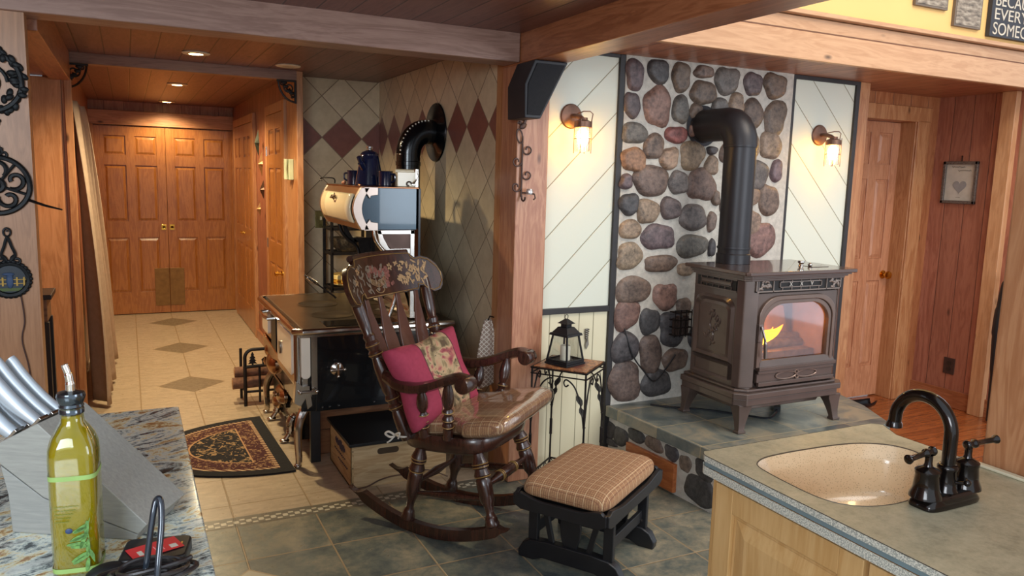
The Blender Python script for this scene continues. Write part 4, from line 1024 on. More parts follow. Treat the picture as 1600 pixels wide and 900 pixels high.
br = [(-.046, 0), (-.046, .022), (-.052, .035), (-.040, .050), (-.012, .056), (.008, .060), (.022, .066), (.028, .072), (.032, .064), (.048, .054), (.046, .048), (.026, .042), (.020, .028), (.024, 0), (.012, 0), (.006, .020), (-.012, .022), (-.028, .018), (-.026, 0), (-.038, 0), (-.036, .012), (-.040, 0)]
rel(M().prism([(.835+a, .287+b*.9) for a, b in br], XZ, 5.396, 5.404), LK).build('bear_silhouette', IRON, t)
BARK = plain('log_bark', '#7c5540', .8, 0, .4, 40, bump=.004); LOGE = plain('log_end', '#b98a5e', .7, 0, .25, 60)
def log(p, q, r, lab):
    t = thing('firewood_log', lab, 'log', p, group='split logs on the rack'); d = Vector(q)-Vector(p)
    M().cyl((0, 0, 0), d, r, r*.94, 14).build('bark', BARK, t); u = d.normalized()
    M().cyl(-u*.002, u*.001, r*.86, seg=14).build('cut_end', LOGE, t); M().cyl(d-u*.001, d+u*.002, r*.8, seg=14).build('cut_end', LOGE, t)
log((.60, 5.47, .148), (.94, 5.47, .148), .040, 'front log lying lowest on the rack')
log((.63, 5.565, .146), (.97, 5.565, .146), .038, 'back log lying lowest on the rack')
log((.62, 5.52, .216), (.93, 5.52, .216), .036, 'log lying on top of the other two')

# ------------------------------------------------------------------ half round rug
g = G('persian_rug'); a_, b_ = .72, .52
xx = (-.02-g.x)/a_   # straight side at local x = 0
yy = g.y/b_
rad = (xx.pow(2.0) if False else (xx*xx)+(yy*yy)).sqrt()
ex = -.0-g.x                                             # distance from straight side
eb = (1.0-rad)*.52
dd = ex.min(eb)
n = g.voro(scale=38, feature='SMOOTH_F1'); nn = g.noise(scale=26, detail=3, dist=1.6); n3 = g.noise(scale=55, detail=2, dist=1)
mot = g.rng(nn, .55, .59); field = g.mix(mot, lin('#17151a'), g.mix(n3, lin('#7a5638'), lin('#c8a878')))
border = g.mix(g.rng(n3, .55, .60), lin('#451a1d'), lin('#a07c58'))
rope = ((g.x+g.y)*190.0).sin().gt(0.0)
rp_ = g.mix(rope, lin('#c8ab84'), lin('#5d2a22'))
c = g.mix(dd.gt(.185), border, field)
c = g.mix((dd-.185).abs().lt(.004), c, lin('#b98e66'))
c = g.mix(dd.lt(.090), c, rp_); c = g.mix(dd.lt(.068), c, lin('#141317'))
g.col(c).set(Roughness=.95).bump(n3, .003, .8)
pts = [(0, -b_)]+[(-a_*math.cos(t)*1.0, b_*math.sin(t)) for t in [-PI/2+PI*i/48 for i in range(1, 48)]]+[(0, b_)]
RUG = M().prism(pts, XY, 0, .010).build('half_round_rug', g.m, bevel=.003); RUG.location = (.742, 4.59, .001)
RUG.rotation_euler = (0, 0, .035)
tag(RUG, 'half round dark patterned rug with black edge before the range', 'rug')

# ------------------------------------------------------------------ pellet stove on the hearth
SL = Vector((3.12, 3.12, .324)); ST = thing('pellet_stove', 'brown enamel pellet stove with arched glass door on the tiled hearth', 'stove', SL)
SP = STOVEPAINT
def sq(m, name, mat, par=None, **k): return rel(m, SL).build(name, mat, par or ST, **k)
def ring(x0, x1, y0, y1, ch, grow=0):    # outline with chamfered front corners
    x0 -= grow; x1 += grow; y0 -= grow
    return [(x0, y1), (x0, y0+ch), (x0+ch, y0), (x1-ch, y0), (x1, y0+ch), (x1, y1)]
# top plate
tp = M().prism([(2.735, 3.36), (2.735, 2.885), (2.755, 2.868), (3.505, 2.868), (3.525, 2.885), (3.525, 3.36)], XY, 1.150, 1.170)
sq(tp, 'top_plate', plain('brown_stove_top', '#5a463f', .18, .4, .1, 6, coat=.4), bevel=.005)
tm = M()
for g_, z0, z1 in ((.040, 1.140, 1.150), (.028, 1.130, 1.141), (.016, 1.118, 1.131)):
    tm.prism(ring(2.79, 3.475, 2.925, 3.33, .03, g_), XY, z0, z1)
sq(tm, 'cornice', SP, bevel=.003)
# body shell as walls so the fire chamber behind the glass is hollow
bd = M()
bd.b2(2.79, 2.84, 2.965, 3.33, .555, 1.12).b2(3.425, 3.475, 2.965, 3.33, .555, 1.12).b2(2.84, 3.425, 3.25, 3.33, .555, 1.12)
bd.b2(2.84, 3.425, 2.95, 3.25, 1.02, 1.12).b2(2.84, 3.425, 2.95, 3.25, .555, .66)
bd.prism([(2.79, 2.965), (2.84, 2.93), (2.865, 2.93), (2.865, 2.97), (2.84, 2.97)], XY, .555, 1.12)
bd.prism([(3.475, 2.965), (3.43, 2.93), (3.425, 2.93), (3.40, 2.97), (3.43, 2.97)], XY, .555, 1.12)
sq(bd, 'firebox_body', SP, bevel=.002)
# the front door: frame with an arched opening
def archpts(x0, x1, z0, z1, r, n=10):
    o = [(x0, z0), (x1, z0)]
    rx = r; rz = r*.75
    for i in range(n+1):
        a = PI/2*i/n; o.append((x1-rx+rx*math.cos(a), z1-rz-.015*0+rz*math.sin(a)))
    for i in range(n+1):
        a = PI/2+PI/2*i/n; o.append((x0+rx+rx*math.cos(a), z1-rz+rz*math.sin(a)))
    # slight crown
    xm = (x0+x1)/2; hw = (x1-x0)/2
    return [(a, b+(.012*(1-((a-xm)/hw)**2) if b > z1-rz*.9 else 0)) for a, b in o]
def ringmesh(m, inner, outer, y0, y1):
    n = len(inner); vs = []
    for y in (y0, y1):
        vs += [(a, y, b) for a, b in inner]+[(a, y, b) for a, b in outer]
    fs = []
    for i in range(n):
        j = (i+1) % n
        fs += [(i, j, n+j, n+i), (2*n+i, 3*n+i, 3*n+j, 2*n+j), (i, 2*n+i, 2*n+j, j), (n+i, n+j, 3*n+j, 3*n+i)]
    m.add(vs, fs)
GX0, GX1, GZ0, GZ1 = 2.915, 3.378, .695, .985
inn = archpts(GX0, GX1, GZ0, GZ1, .13)
def grow(pts, d, bot=None):
    xm = (GX0+GX1)/2; zm = (GZ0+GZ1)/2
    return [(a+(d if a > xm else -d)*min(1, abs(a-xm)/.12), b+(d if b > zm else -(d if bot is None else bot))) for a, b in pts]
o1 = grow(inn, .020); o2 = grow(inn, .042, .03)
n0 = len(inn)
rect = []
for a, b in o2:      # push outline out to the rectangular door slab
    xm = (GX0+GX1)/2; zm = .80; rx_ = .292; 
    dx, dz = a-xm, b-zm
    zt = 1.052-zm if dz > 0 else zm-.575
    s_ = min(rx_/max(abs(dx), 1e-5), zt/max(abs(dz), 1e-5)); rect.append((xm+dx*s_, zm+dz*s_))
dr = M(); ringmesh(dr, o2, rect, 2.926, 2.955); 
door = sq(dr, 'door', SP, bevel=.002, angle=30)
dr = M(); ringmesh(dr, o1, o2, 2.912, 2.94); ringmesh(dr, inn, o1, 2.919, 2.945)
sq(dr, 'arch_moulding', plain('light_brown_enamel', '#6f5b51', .3, .4, .1, 8, coat=.3), door, bevel=.004)
sl = M().hexa([(2.895, 2.93, .655), (3.435, 2.93, .655), (3.435, 2.93, .70), (2.895, 2.93, .70), (2.890, 2.905, .66), (3.44, 2.905, .66), (3.42, 2.922, .70), (2.905, 2.922, .70)])
sl.b2(2.885, 3.44, 2.900, 2.93, .648, .668)
sq(sl, 'door_sill', SP, door, bevel=.003)
# lower apron with oval ornament
ap = M().b2(2.885, 3.43, 2.915, 2.935, .566, .648); ap.b2(2.885, 3.43, 2.905, 2.93, .630, .648).b2(2.885, 3.43, 2.900, 2.93, .566, .588)
sq(ap, 'apron', SP, bevel=.003)
orn = M()
for cx, s_ in ((3.085, 1), (3.235, -1)):
    pts = [(cx+.072*math.cos(a), 2.911, .612+.020*math.sin(a)) for a in [2*PI*i/24 for i in range(24)]]
    orn.tube(pts, .0045, 6, True)
orn.tube(spiral((3.155, 2.909, .625), .014, .006, 0, 4, (1, 0, 0), (0, 0, 1), 10), .005, 6); orn.tube(spiral((3.165, 2.909, .600), .014, .006, 3, 7, (1, 0, 0), (0, 0, 1), 10), .005, 6)
sq(orn, 'oval_ornament', plain('ornament_enamel', '#857066', .3, .5, .1), None)
# grille with leaf corners and bars
gr = M().b2(2.845, 3.44, 2.922, 2.935, 1.062, 1.128); grille = sq(gr, 'grille_opening', STOVEDARK)
gf = M(); 
gf.b2(2.84, 3.445, 2.916, 2.930, 1.124, 1.130).b2(2.84, 3.445, 2.916, 2.930, 1.060, 1.066).b2(2.84, 2.847, 2.916, 2.93, 1.06, 1.13).b2(3.438, 3.445, 2.916, 2.93, 1.06, 1.13)
gf.b2(2.955, 2.960, 2.916, 2.93, 1.06, 1.13).b2(3.335, 3.34, 2.916, 2.93, 1.06, 1.13)
gf.b2(3.0, 3.30, 2.915, 2.93, 1.107, 1.111).b2(3.0, 3.30, 2.915, 2.93, 1.080, 1.084).b2(3.0, 3.004, 2.915, 2.93, 1.08, 1.111).b2(3.296, 3.30, 2.915, 2.93, 1.08, 1.111)
for k in range(5):
    x = 3.02+k*.065; gf.b2(x, x+.004, 2.918, 2.93, 1.111, 1.126).b2(x, x+.004, 2.918, 2.93, 1.065, 1.08)
rr = random.Random(5)
for cx in (2.90, 3.39):
    for k in range(13):
        a = rr.uniform(0, 6.28); q = rr.uniform(.008, .034)
        gf.ell((cx+q*1.2*math.cos(a), 2.921, 1.095+q*.75*math.sin(a)), (.017, .006, .007), 8, 6, Matrix.Rotation(rr.uniform(0, 3.1), 3, 'Y'))
sq(gf, 'grille_casting', plain('grille_light', '#8c7d74', .35, .5, .1), grille)
for s_, x in (('X', 3.075), ('X', 3.15), ('V', 3.225)):
    text('model_letter', s_, .030, (x-SL.x, 2.914-SL.y, 1.0955-SL.z), (PI/2, 0, 0), plain('letter_white', '#d8d0c6', .4), grille, .001)
# left side casting: upper grille, arched panel with leaf relief, lower panel
sd = M()
sd.prism([(3.00, 1.06), (3.30, 1.06), (3.30, 1.115), (3.00, 1.115)], YZ, 2.783, 2.79)
sg = sq(sd, 'side_grille_opening', STOVEDARK)
sd = M(); sd.b2(2.776, 2.79, 2.99, 3.31, 1.112, 1.12).b2(2.776, 2.79, 2.99, 3.31, 1.052, 1.060).b2(2.776, 2.79, 3.03, 3.27, 1.097, 1.101).b2(2.776, 2.79, 3.03, 3.27, 1.074, 1.078)
for k in range(6): sd.b2(2.777, 2.79, 3.03+k*.047, 3.034+k*.047, 1.06, 1.074).b2(2.777, 2.79, 3.03+k*.047, 3.034+k*.047, 1.10, 1.112)
sd.b2(2.778, 2.784, 3.035, 3.265, 1.08, 1.096)
sq(sd, 'side_grille', SP, sg, bevel=.001)
def sarch(y0, y1, z0, z1, r):
    o = [(y0, z0), (y1, z0)]
    for i in range(9): a = PI/2*i/8; o.append((y1-r+r*math.cos(a), z1-r*.6+r*.6*math.sin(a)))
    for i in range(9): a = PI/2+PI/2*i/8; o.append((y0+r+r*math.cos(a), z1-r*.6+r*.6*math.sin(a)))
    return o
sa = M(); i1 = sarch(3.035, 3.285, .70, .985, .07); o_ = sarch(3.020, 3.300, .685, 1.003, .08); oo = sarch(3.005, 3.315, .672, 1.018, .085)
n_ = len(i1)
def side_ring(m, A, B, xa, xb):
    n = len(A); vs = [(xa, a, b) for a, b in A]+[(xb, a, b) for a, b in B]
    m.add(vs, [(i, (i+1) % n, n+(i+1) % n, n+i) for i in range(n)])
side_ring(sa, i1, o_, 2.789, 2.776); side_ring(sa, o_, oo, 2.776, 2.789); side_ring(sa, sarch(3.05, 3.27, .715, .97, .06), i1, 2.784, 2.789)
sa.prism(sarch(3.05, 3.27, .715, .97, .06), YZ, 2.784, 2.792)
for za, zb in ((.595, .655),): side_ring(sa, [(3.03, za), (3.29, za), (3.29, zb), (3.03, zb)], [(3.012, za-.014), (3.308, za-.014), (3.308, zb+.014), (3.012, zb+.014)], 2.787, 2.777)
sq(sa, 'side_panel_moulding', SP)
lf = M(); rr = random.Random(8)
for k in range(18):
    t_ = k/17; y = 3.16+.035*math.sin(t_*7)+rr.uniform(-.02, .02); z = .76+t_*.17
    lf.ell((2.782, y, z), (.004, .018, .008), 8, 6, Matrix.Rotation(rr.uniform(0, 3), 3, 'X'))
lf.tube(smoothpts([(2.782, 3.17, .74), (2.782, 3.15, .80), (2.782, 3.18, .86), (2.782, 3.15, .94)]), .003, 5)
sq(lf, 'leaf_relief', SP)
# front left pilaster
pq = M().prism([(2.775, 2.985), (2.79, 2.945), (2.80, 2.94), (2.865, 2.920), (2.872, 2.93), (2.84, 2.96), (2.795, 2.99)], XY, .56, 1.118)
sq(pq, 'corner_pilaster', SP, bevel=.004); pq = M().prism([(3.49, 2.985), (3.475, 2.945), (3.465, 2.94), (3.435, 2.920), (3.43, 2.93), (3.47, 2.96), (3.47, 2.99)], XY, .56, 1.118)
sq(pq, 'corner_pilaster', SP, bevel=.004)
# base moulding and legs
bm_ = M()
for g_, z0, z1 in ((.02, .540, .556), (.042, .508, .541), (.03, .470, .509)):
    bm_.prism(ring(2.79, 3.48, 2.925, 3.36, .05, g_), XY, z0, z1)
bm_.prism([(2.83, 3.33), (2.83, 3.0), (2.9, 2.96), (3.38, 2.96), (3.44, 3.0), (3.44, 3.33)], XY, .43, .475)
sq(bm_, 'base_moulding', SP, bevel=.006)
def sleg(x, y, sx, sy):
    m = M(); secs = [(.475, .072, 0), (.45, .068, .0), (.42, .054, .006), (.38, .040, .012), (.345, .033, .018), (.324, .038, .020)]
    vs = []; fs = []
    for z, w, o in secs:
        cx, cy = x-sx*.02+sx*o, y-sy*.02+sy*o
        for ax, ay in ((1, 1), (-1, 1), (-1, -1), (1, -1)): vs.append((cx+ax*w*.62, cy+ay*w*.5, z))
    for k in range(len(secs)-1):
        for i in range(4): j = (i+1) % 4; fs.append((k*4+i, k*4+j, k*4+4+j, k*4+4+i))
    fs += [(0, 1, 2, 3), tuple(len(vs)-4+i for i in (3, 2, 1, 0))]
    m.add(vs, fs); m.box((x-sx*.02+sx*.02, y-sy*.02+sy*.02, .331), (.052, .044, .014)); return m
for x, y, sx, sy in ((2.80, 2.925, -1, -1), (3.475, 2.915, 1, -1), (2.78, 3.345, -1, 1), (3.475, 3.345, 1, 1)):
    sq(sleg(x, y, sx, sy), 'leg', SP, bevel=.004)
# handle
hm = M().b2(2.868, 2.892, 2.905, 2.925, .80, .895); hm.tube(smoothpts([(2.88, 2.90, .885), (2.885, 2.885, .84), (2.892, 2.88, .80), (2.905, 2.885, .72)]), [.007]*16+[.010]*9, 8)
sq(hm, 'door_handle', plain('dark_nickel_handle', '#8b7d78', .25, .8), door, bevel=.002)
kn = M().lathe([(.001, 0), (.014, 0), (.010, .012), (.018, .02), (.018, .03), (.001, .033)], (3.28, 3.05, 1.17)); kn.ell((3.315, 3.02, 1.18), (.012, .012, .01))
sq(kn, 'lid_knob', NICKEL)
sq(M().b2(3.30, 3.42, 2.985, 3.05, 1.1695, 1.172), 'hopper_lid', plain('dark_lid', '#4a3a35', .15, .4), bevel=.001)
# inside of the firebox
FBR = plain('fire_brick_back', '#8d6f5a', .6, 0, .35, 8)
ib = M().b2(2.85, 3.415, 3.215, 3.245, .66, 1.02).b2(2.842, 2.852, 2.96, 3.24, .66, 1.02).b2(3.414, 3.424, 2.96, 3.24, .66, 1.02)
ib.prism([(2.95, .66), (3.02, .93), (3.10, .97), (3.22, .97), (3.30, .93), (3.38, .66)], XZ, 3.17, 3.215)
fb_ = sq(ib, 'firebox_lining', FBR, bevel=.004)
lg = M().cyl((3.08, 3.10, .745), (3.40, 3.13, .725), .028, .024, 12).cyl((3.10, 3.17, .775), (3.40, 3.16, .755), .024, .022, 12).b2(3.02, 3.40, 3.03, 3.20, .66, .71)
sq(lg, 'ceramic_logs', plain('ceramic_log', '#6c5a4e', .8, 0, .4, 25), fb_)
pot = M().b2(2.88, 3.02, 3.02, 3.16, .66, .745); sq(pot, 'burn_pot', plain('burn_pot', '#1a1614', .7), fb_, bevel=.006)
gfl = G('flame'); fz = gfl.rng(gfl.z, .42, .53)
gfl.nt.links.new(gfl.ramp(fz, [(0, lin('#fff04a')), (.5, lin('#ffb80a')), (1, lin('#ff6a08'))]), gfl.b.inputs['Emission Color']); gfl.col(lin('#ff9a20')).set(Emission_Strength=6)
fm = M()
def flame(base, tip, r, bend):
    B_, T_ = Vector(base), Vector(tip); n = 14; pts = []; rad = []
    for i in range(n+1):
        t = i/n; pts.append(B_.lerp(T_, t)+Vector((bend*math.sin(PI*t), 0, .012*math.sin(t*6)))); rad.append(max(.001, r*(math.sin(PI*min(1, t*.8+.18))**.8)*(1-t*.55)*(1 if t < .98 else .1)))
    fm.tube(pts, rad, 10)
flame((2.925, 3.02, .75), (3.14, 3.01, .865), .042, .01); flame((2.945, 3.10, .75), (2.90, 3.09, .855), .022, -.01); flame((2.975, 3.06, .75), (3.14, 3.08, .838), .018, .02); flame((2.95, 3.08, .75), (3.04, 3.10, .865), .016, -.012)
sq(fm, 'flame', gfl.m, fb_)
light('fire_lamp', 'POINT', (2.99, 3.05, .88), 5.0, (1.0, .45, .12), size=.03)
gl = M().prism(grow(inn, .004), XZ, 2.936, 2.939)
sq(gl, 'door_glass', clear('stove_glass', (.9, .85, .8), .05, .05, (.9, .9, 1)), door, smooth=False)
# chimney of the pellet stove
CL = Vector((3.02, 3.27, 1.17)); CP = thing('stove_pipe', 'matt black stove pipe rising from the pellet stove into the stone wall', 'stove pipe', CL)
r_ = .087; px_, py_ = 2.995, 3.27
GP = plain('grey_black_pipe', '#2b292c', .4, .35, .1, 10)
rel(M().lathe([(r_+.006, 0), (r_+.006, .05), (r_, .055), (r_, .06), (r_-.001, .30), (r_, .60), (r_, .63)], (px_, py_, 1.171), seg=32), CL).build('pipe_section', GP, CP)
rel(M().lathe([(r_+.004, 0), (r_+.005, .006), (r_+.004, .012)], (px_, py_, 1.25), seg=32).lathe([(r_+.004, 0), (r_+.006, .008), (r_+.004, .016)], (px_, py_, 1.80), seg=32), CL).build('seam_ring', GP, CP)
bend = [Vector((px_, py_+.10*(1-math.cos(a))*1.0, 1.80+.13*math.sin(a))) for a in [PI/2*i/5 for i in range(6)]]
rel(M().tube(bend+[Vector((px_, 3.59, 1.93))], r_+.004, 32), CL).build('elbow', GP, CP, angle=25)
rel(M().lathe([(.001, 0), (r_+.028, 0), (r_+.03, .006), (r_+.01, .01), (r_+.006, .02), (.001, .02)], (px_, 3.594, 1.93), (0, -1, 0), 32), CL).build('wall_collar', GP, CP)
# cords, black tray, match holder on the stones
cb = M().tube(smoothpts([(2.47, 3.588, .90), (2.50, 3.582, .80), (2.56, 3.560, .62), (2.64, 3.558, .52), (2.72, 3.555, .45), (2.80, 3.555, .52), (2.86, 3.55, .60)]), .0045, 6)
tag(cb.build('power_cord', plain('black_cord', '#17171a', .5)), 'black cord draped down the stone wall behind the stove', 'cord')
cb = M().tube(smoothpts([(2.66, 3.50, .330), (2.74, 3.42, .330), (2.9, 3.30, .330), (3.05, 3.12, .330), (3.12, 3.05, .330), (3.2, 3.08, .332), (3.28, 3.14, .335), (3.33, 3.2, .335)]), .006, 6)
cb.box((3.30, 3.16, .340), (.07, .035, .028), Matrix.Rotation(.8, 3, 'Z'))
tag(cb.build('power_cord', plain('black_cord_2', '#1c1d21', .4)), 'black cord with plug lying on the hearth under the stove', 'cord')
t = thing('wall_rack', 'small black wire rack on the stones left of the stove', 'rack', (2.88, 3.57, .72))
m = M()
for z in (0, .045, .09, .135): m.tube([(-.06, .0, z), (-.06, -.05, z), (.06, -.05, z), (.06, .0, z)], .004, 6, True)
for x in (-.06, -.02, .02, .06): m.tube([(x, -.05, -.01), (x, -.05, .15)], .0035, 6)
m.build('wire_basket', IRON, t)
bb = M()
for k in range(4): bb.b2(-.05+k*.026, -.03+k*.026, -.04, -.01, 0, .10+.01*(k % 2))
bb.build('match_packets', plain('dark_boxes', '#3a2c26', .6, 0, .5, 90), t, bevel=.002)
tr_ = M().grid(lambda u, v: (4.46+.40*u*1.0, 3.74+.14*(v-.5)*math.sin(PI*(.15+.7*u)), .012+.045*(abs(v-.5)*2)**3+.05*max(0, u-.75)**1.2), 16, 10)
tag(tr_.build('ash_pan', plain('black_pan', '#1c1c20', .3, .5), solid=.006), 'black curved ash scoop on the floor right of the hearth', 'scoop'); 

# ------------------------------------------------------------------ rocking chair (own axes: x forward, y to the sitter's left)
RC = thing('rocking_chair', 'dark walnut rocking chair with gold fruit stencil on the crest', 'rocking chair', (1.311, 3.209, 0), math.radians(-52.8))
DW = DARKWOOD
V = Vector
def railz(f): return .62*(f+.03)**2
for s in (-1, 1):
    m = M(); n = 30; L_ = []
    def ly(f): return s*lerp(.165, .232, (f+.44)/.86)
    top = []; vs = []
    for i in range(n+1):
        f = -.46+i*.88/n; zb = railz(f); hh = .052*(1 if 2 < i < n-1 else (.55 if i in (2, n-1) else .3))
        w = .017; zt = zb+hh; zb2 = zb if 2 < i < n-1 else zb+.012
        vs += [(f, ly(f)-w, zb2), (f, ly(f)+w, zb2), (f, ly(f)+w, zt), (f, ly(f)-w, zt)]
    fs = []
    for i in range(n):
        for k in range(4): l = (k+1) % 4; fs.append((i*4+k, i*4+l, i*4+4+l, i*4+4+k))
    fs += [(3, 2, 1, 0), tuple(n*4+k for k in range(4))]
    m.add(vs, fs); m.build('rocker_rail', DW, RC, bevel=.005)
TS = 1.18
LEGP = [(0, .018), (.06, .022), (.10, .027), (.13, .030), (.15, .026), (.165, .030), (.19, .030), (.21, .024), (.25, .027), (.29, .031), (.33, .024), (.36, .028), (.45, .029), (.55, .028), (.64, .026), (.70, .019), (.76, .016), (.82, .015), (.86, .020), (.88, .023), (.91, .024), (.95, .028), (.98, .026), (1, .018)]
GR = M()
def ringat(p0, p1, fr, r, m=None):
    p0, p1 = V(p0), V(p1); c = p0.lerp(p1, fr); d = (p1-p0).normalized()
    M().lathe([(r-.003, -.002), (r, -.002), (r+.0014, 0), (r, .002), (r-.003, .002)], c, d, 18).build('gold_ring', GOLD, RC.children[-1] if False else RC)
for s in (-1, 1):
    a, b = (.245, s*.195, .43), (.342, s*.225, railz(.342)+.045); M().turned(a, b, [(t_, r_*TS) for t_, r_ in LEGP]).build('leg', DW, RC)
    for fr in (.14, .18, .31): ringat(a, b, fr, .0355)
    a, b = (-.05, s*.185, .40), (-.115, s*.192, railz(-.115)+.045); M().turned(a, b, [(t_, r_*TS) for t_, r_ in LEGP]).build('leg', DW, RC)
    for fr in (.14, .18, .31): ringat(a, b, fr, .0355)
STP = [(0, .010), (.1, .012), (.25, .017), (.32, .023), (.34, .019), (.37, .024), (.5, .026), (.63, .024), (.66, .019), (.68, .023), (.75, .017), (.9, .012), (1, .010)]
FL = lambda s, t: V((lerp(.245, .342, t), s*lerp(.195, .225, t), lerp(.43, railz(.342)+.045, t)))
RLg = lambda s, t: V((lerp(-.05, -.115, t), s*lerp(.185, .192, t), lerp(.40, .05, t)))
M().turned(FL(-1, .45), FL(1, .45), STP).build('stretcher', DW, RC)
for fr in (.34, .37, .63, .66): ringat(FL(-1, .45), FL(1, .45), fr, .025)
SIP = [(0, .009), (.3, .013), (.5, .020), (.7, .013), (1, .009)]
for s in (-1, 1): M().turned(RLg(s, .62), FL(s, .62), SIP).build('stretcher', DW, RC)
M().turned(RLg(-1, .5), RLg(1, .5), SIP).build('stretcher', DW, RC)
# seat slab, thick and scooped
def seat_out(n=48):
    pts = []
    for i in range(n):
        a = 2*PI*i/n; p = 3.6
        ct, st_ = math.cos(a), math.sin(a); r = 1/((abs(ct)**p+abs(st_)**p)**(1/p))
        f = .065+.245*r*ct; w = lerp(.205, .262, (f+.18)/.49); pts.append((f, w*r*st_))
    return pts
so = seat_out(); m = M(); vs = []; N = len(so)
zt = lambda f: .455+.055*(f+.18)/.49
for sc_, dz in ((.90, -.078), (.975, -.066), (1.0, -.04), (1.0, -.012), (.97, 0), (.80, -.008), (.5, -.014), (.02, -.014)):
    for f, l in so: ff = .065+(f-.065)*sc_; vs.append((ff, l*sc_, zt(ff)+dz))
R_ = 8; fs = [tuple(range(N))[::-1], tuple((R_-1)*N+i for i in range(N))]
for k in range(R_-1):
    for i in range(N): j = (i+1) % N; fs.append((k*N+i, k*N+j, (k+1)*N+j, (k+1)*N+i))
m.add(vs, fs); m.build('seat', DW, RC, angle=50)
# back posts
slope = -.42
BP = [(0, .021), (.05, .024), (.10, .025), (.16, .024), (.20, .020), (.215, .026), (.235, .027), (.25, .020), (.27, .024), (.29, .028), (.31, .022), (.34, .026), (.42, .027), (.50, .025), (.56, .020), (.575, .026), (.595, .027), (.61, .020), (.63, .025), (.65, .027), (.67, .021), (.70, .024), (.72, .018), (.78, .022), (.88, .024), (.96, .022), (1, .020)]
for s in (-1, 1):
    a, b = V((-.115, s*.195, .43)), V((-.350, s*.288, 1.09)); M().turned(a, b, [(t_, r_*TS) for t_, r_ in BP]).build('back_post', DW, RC)
    for fr in (.22, .28, .58, .64): ringat(a, b, fr, .032)
# crest rail
def cf(l, z): return -.365-.42*(z-1.04)+.075*(abs(l)/.36)**2
prof = [(-.215, 1.038), (.215, 1.038), (.222, 1.060), (.255, 1.055), (.272, 1.035), (.305, 1.022), (.345, 1.032), (.372, 1.065), (.378, 1.105), (.365, 1.150), (.330, 1.185), (.285, 1.198), (.245, 1.192), (.228, 1.205), (.222, 1.222)]
topc = [(.222-.444*i/10, 1.222+.004*math.sin(PI*i/10)) for i in range(1, 10)]
left = [(-a, b) for a, b in prof[2:]][::-1]
outline = prof+topc+left
m = M(); K = len(outline)
def cpt(l, z, w): return (cf(l, z)+w*1.0, l, z+w*.38)
# fan of strips for a smooth curved plate
NS = 40; xs = [-.378+.756*i/NS for i in range(NS+1)]
def span(l):
    ins = []
    for i in range(K):
        (a, b), (c, d) = outline[i], outline[(i+1) % K]
        if (a-l)*(c-l) <= 0 and abs(a-c) > 1e-9: ins.append(b+(d-b)*(l-a)/(c-a))
    return (min(ins), max(ins)) if ins else (1.1, 1.1)
vs = []; fs = []; NV = 8
for i, l in enumerate(xs):
    l_ = max(-.377, min(.377, l)); lo, hi = span(l_)
    for w in (-.011, .011):
        for j in range(NV+1): vs.append(cpt(l_, lerp(lo, hi, j/NV), w))
S2 = 2*(NV+1)
for i in range(NS):
    for k in (0, 1):
        for j in range(NV): a = i*S2+k*(NV+1)+j; fs.append((a, a+1, a+S2+1, a+S2))
    for j in (0, NV): a = i*S2+j; fs.append((a, a+NV+1, a+NV+1+S2, a+S2))
for i in (0, NS):
    for j in range(NV): a = i*S2+j; fs.append((a, a+1, a+NV+2, a+NV+1))
m.add(vs, fs); crest = m.build('crest_rail', DW, RC, angle=50)
rl = M().tube([cpt(-.222+.444*i/20, 1.222+.003*math.sin(PI*i/20), -.004) for i in range(21)], .016, 10)
rl.build('top_roll', DW, crest)
# gold edge line and stencil
edge = M().tube([cpt(a*.975 if abs(a) > .2 else a, b+(-.008 if b > 1.13 else .008), .0125) for a, b in outline], .0022, 5, True); edge.build('gold_line', GOLD, crest)
rr = random.Random(11)
STC = {'gold': plain('stencil_gold', '#a3825c', .5, .1, .4, 90), 'red': plain('stencil_red', '#7e4a40', .5, .1, .4, 90), 'grey': plain('stencil_grey_leaf', '#77695a', .5, .1, .3, 90)}
def petal(m, l, z, a, ln, wd):
    R = Matrix.Rotation(a, 2); pts = []
    for k in range(10):
        t = 2*PI*k/10; v2 = R@Vector((ln*math.cos(t), wd*math.sin(t))); pts.append(cpt(l+v2.x, z+v2.y, .0122))
    c = cpt(l, z, .0135); n = len(m.v)
    m.add(pts+[c], [(k, (k+1) % 10, 10) for k in range(10)])
mg, mr, mg2 = M(), M(), M()
for k in range(44):     # leaves at the right
    petal(mg, rr.uniform(.10, .30), rr.uniform(1.075, 1.175), rr.uniform(0, 3), rr.uniform(.010, .020), rr.uniform(.004, .007))
for fx, fz in ((.13, 1.15), (.17, 1.11), (.22, 1.145), (.14, 1.09), (.06, 1.16), (-.26, 1.12), (-.22, 1.16)):
    for k in range(5): petal(mg, fx+.011*math.cos(k*1.257), fz+.011*math.sin(k*1.257), k*1.257, .008, .006)
for k in range(34):     # grapes
    petal(mr, rr.gauss(.015, .022), rr.uniform(1.075, 1.165), 0, .0085, .0085)
for fx, fz, r0 in ((-.06, 1.15, .022), (-.09, 1.16, .02), (-.03, 1.135, .02), (-.12, 1.14, .018)): petal(mr, fx, fz, .6, r0, r0*.85)
for k in range(5): mg.tube([cpt(-.125+.13*i/10, 1.10+.006*k-.02*math.sin(PI*i/10), .0125) for i in range(11)], .0014, 4)
for k in range(70): petal(mg2, rr.uniform(-.33, .0), rr.uniform(1.065, 1.185), rr.uniform(0, 3), rr.uniform(.010, .019), rr.uniform(.004, .007))
mg.tube([cpt(-.065+.035*math.cos(a), 1.07-.0+.018*math.sin(a), .0125) for a in [PI+PI*i/10 for i in range(11)]], .0025, 4)
for mm_, nm_, mt_ in ((mg2, 'stencil_leaves', 'grey'), (mg, 'stencil_flowers', 'gold'), (mr, 'stencil_fruit', 'red')):
    o = mm_.build(nm_, STC[mt_], crest, smooth=False)
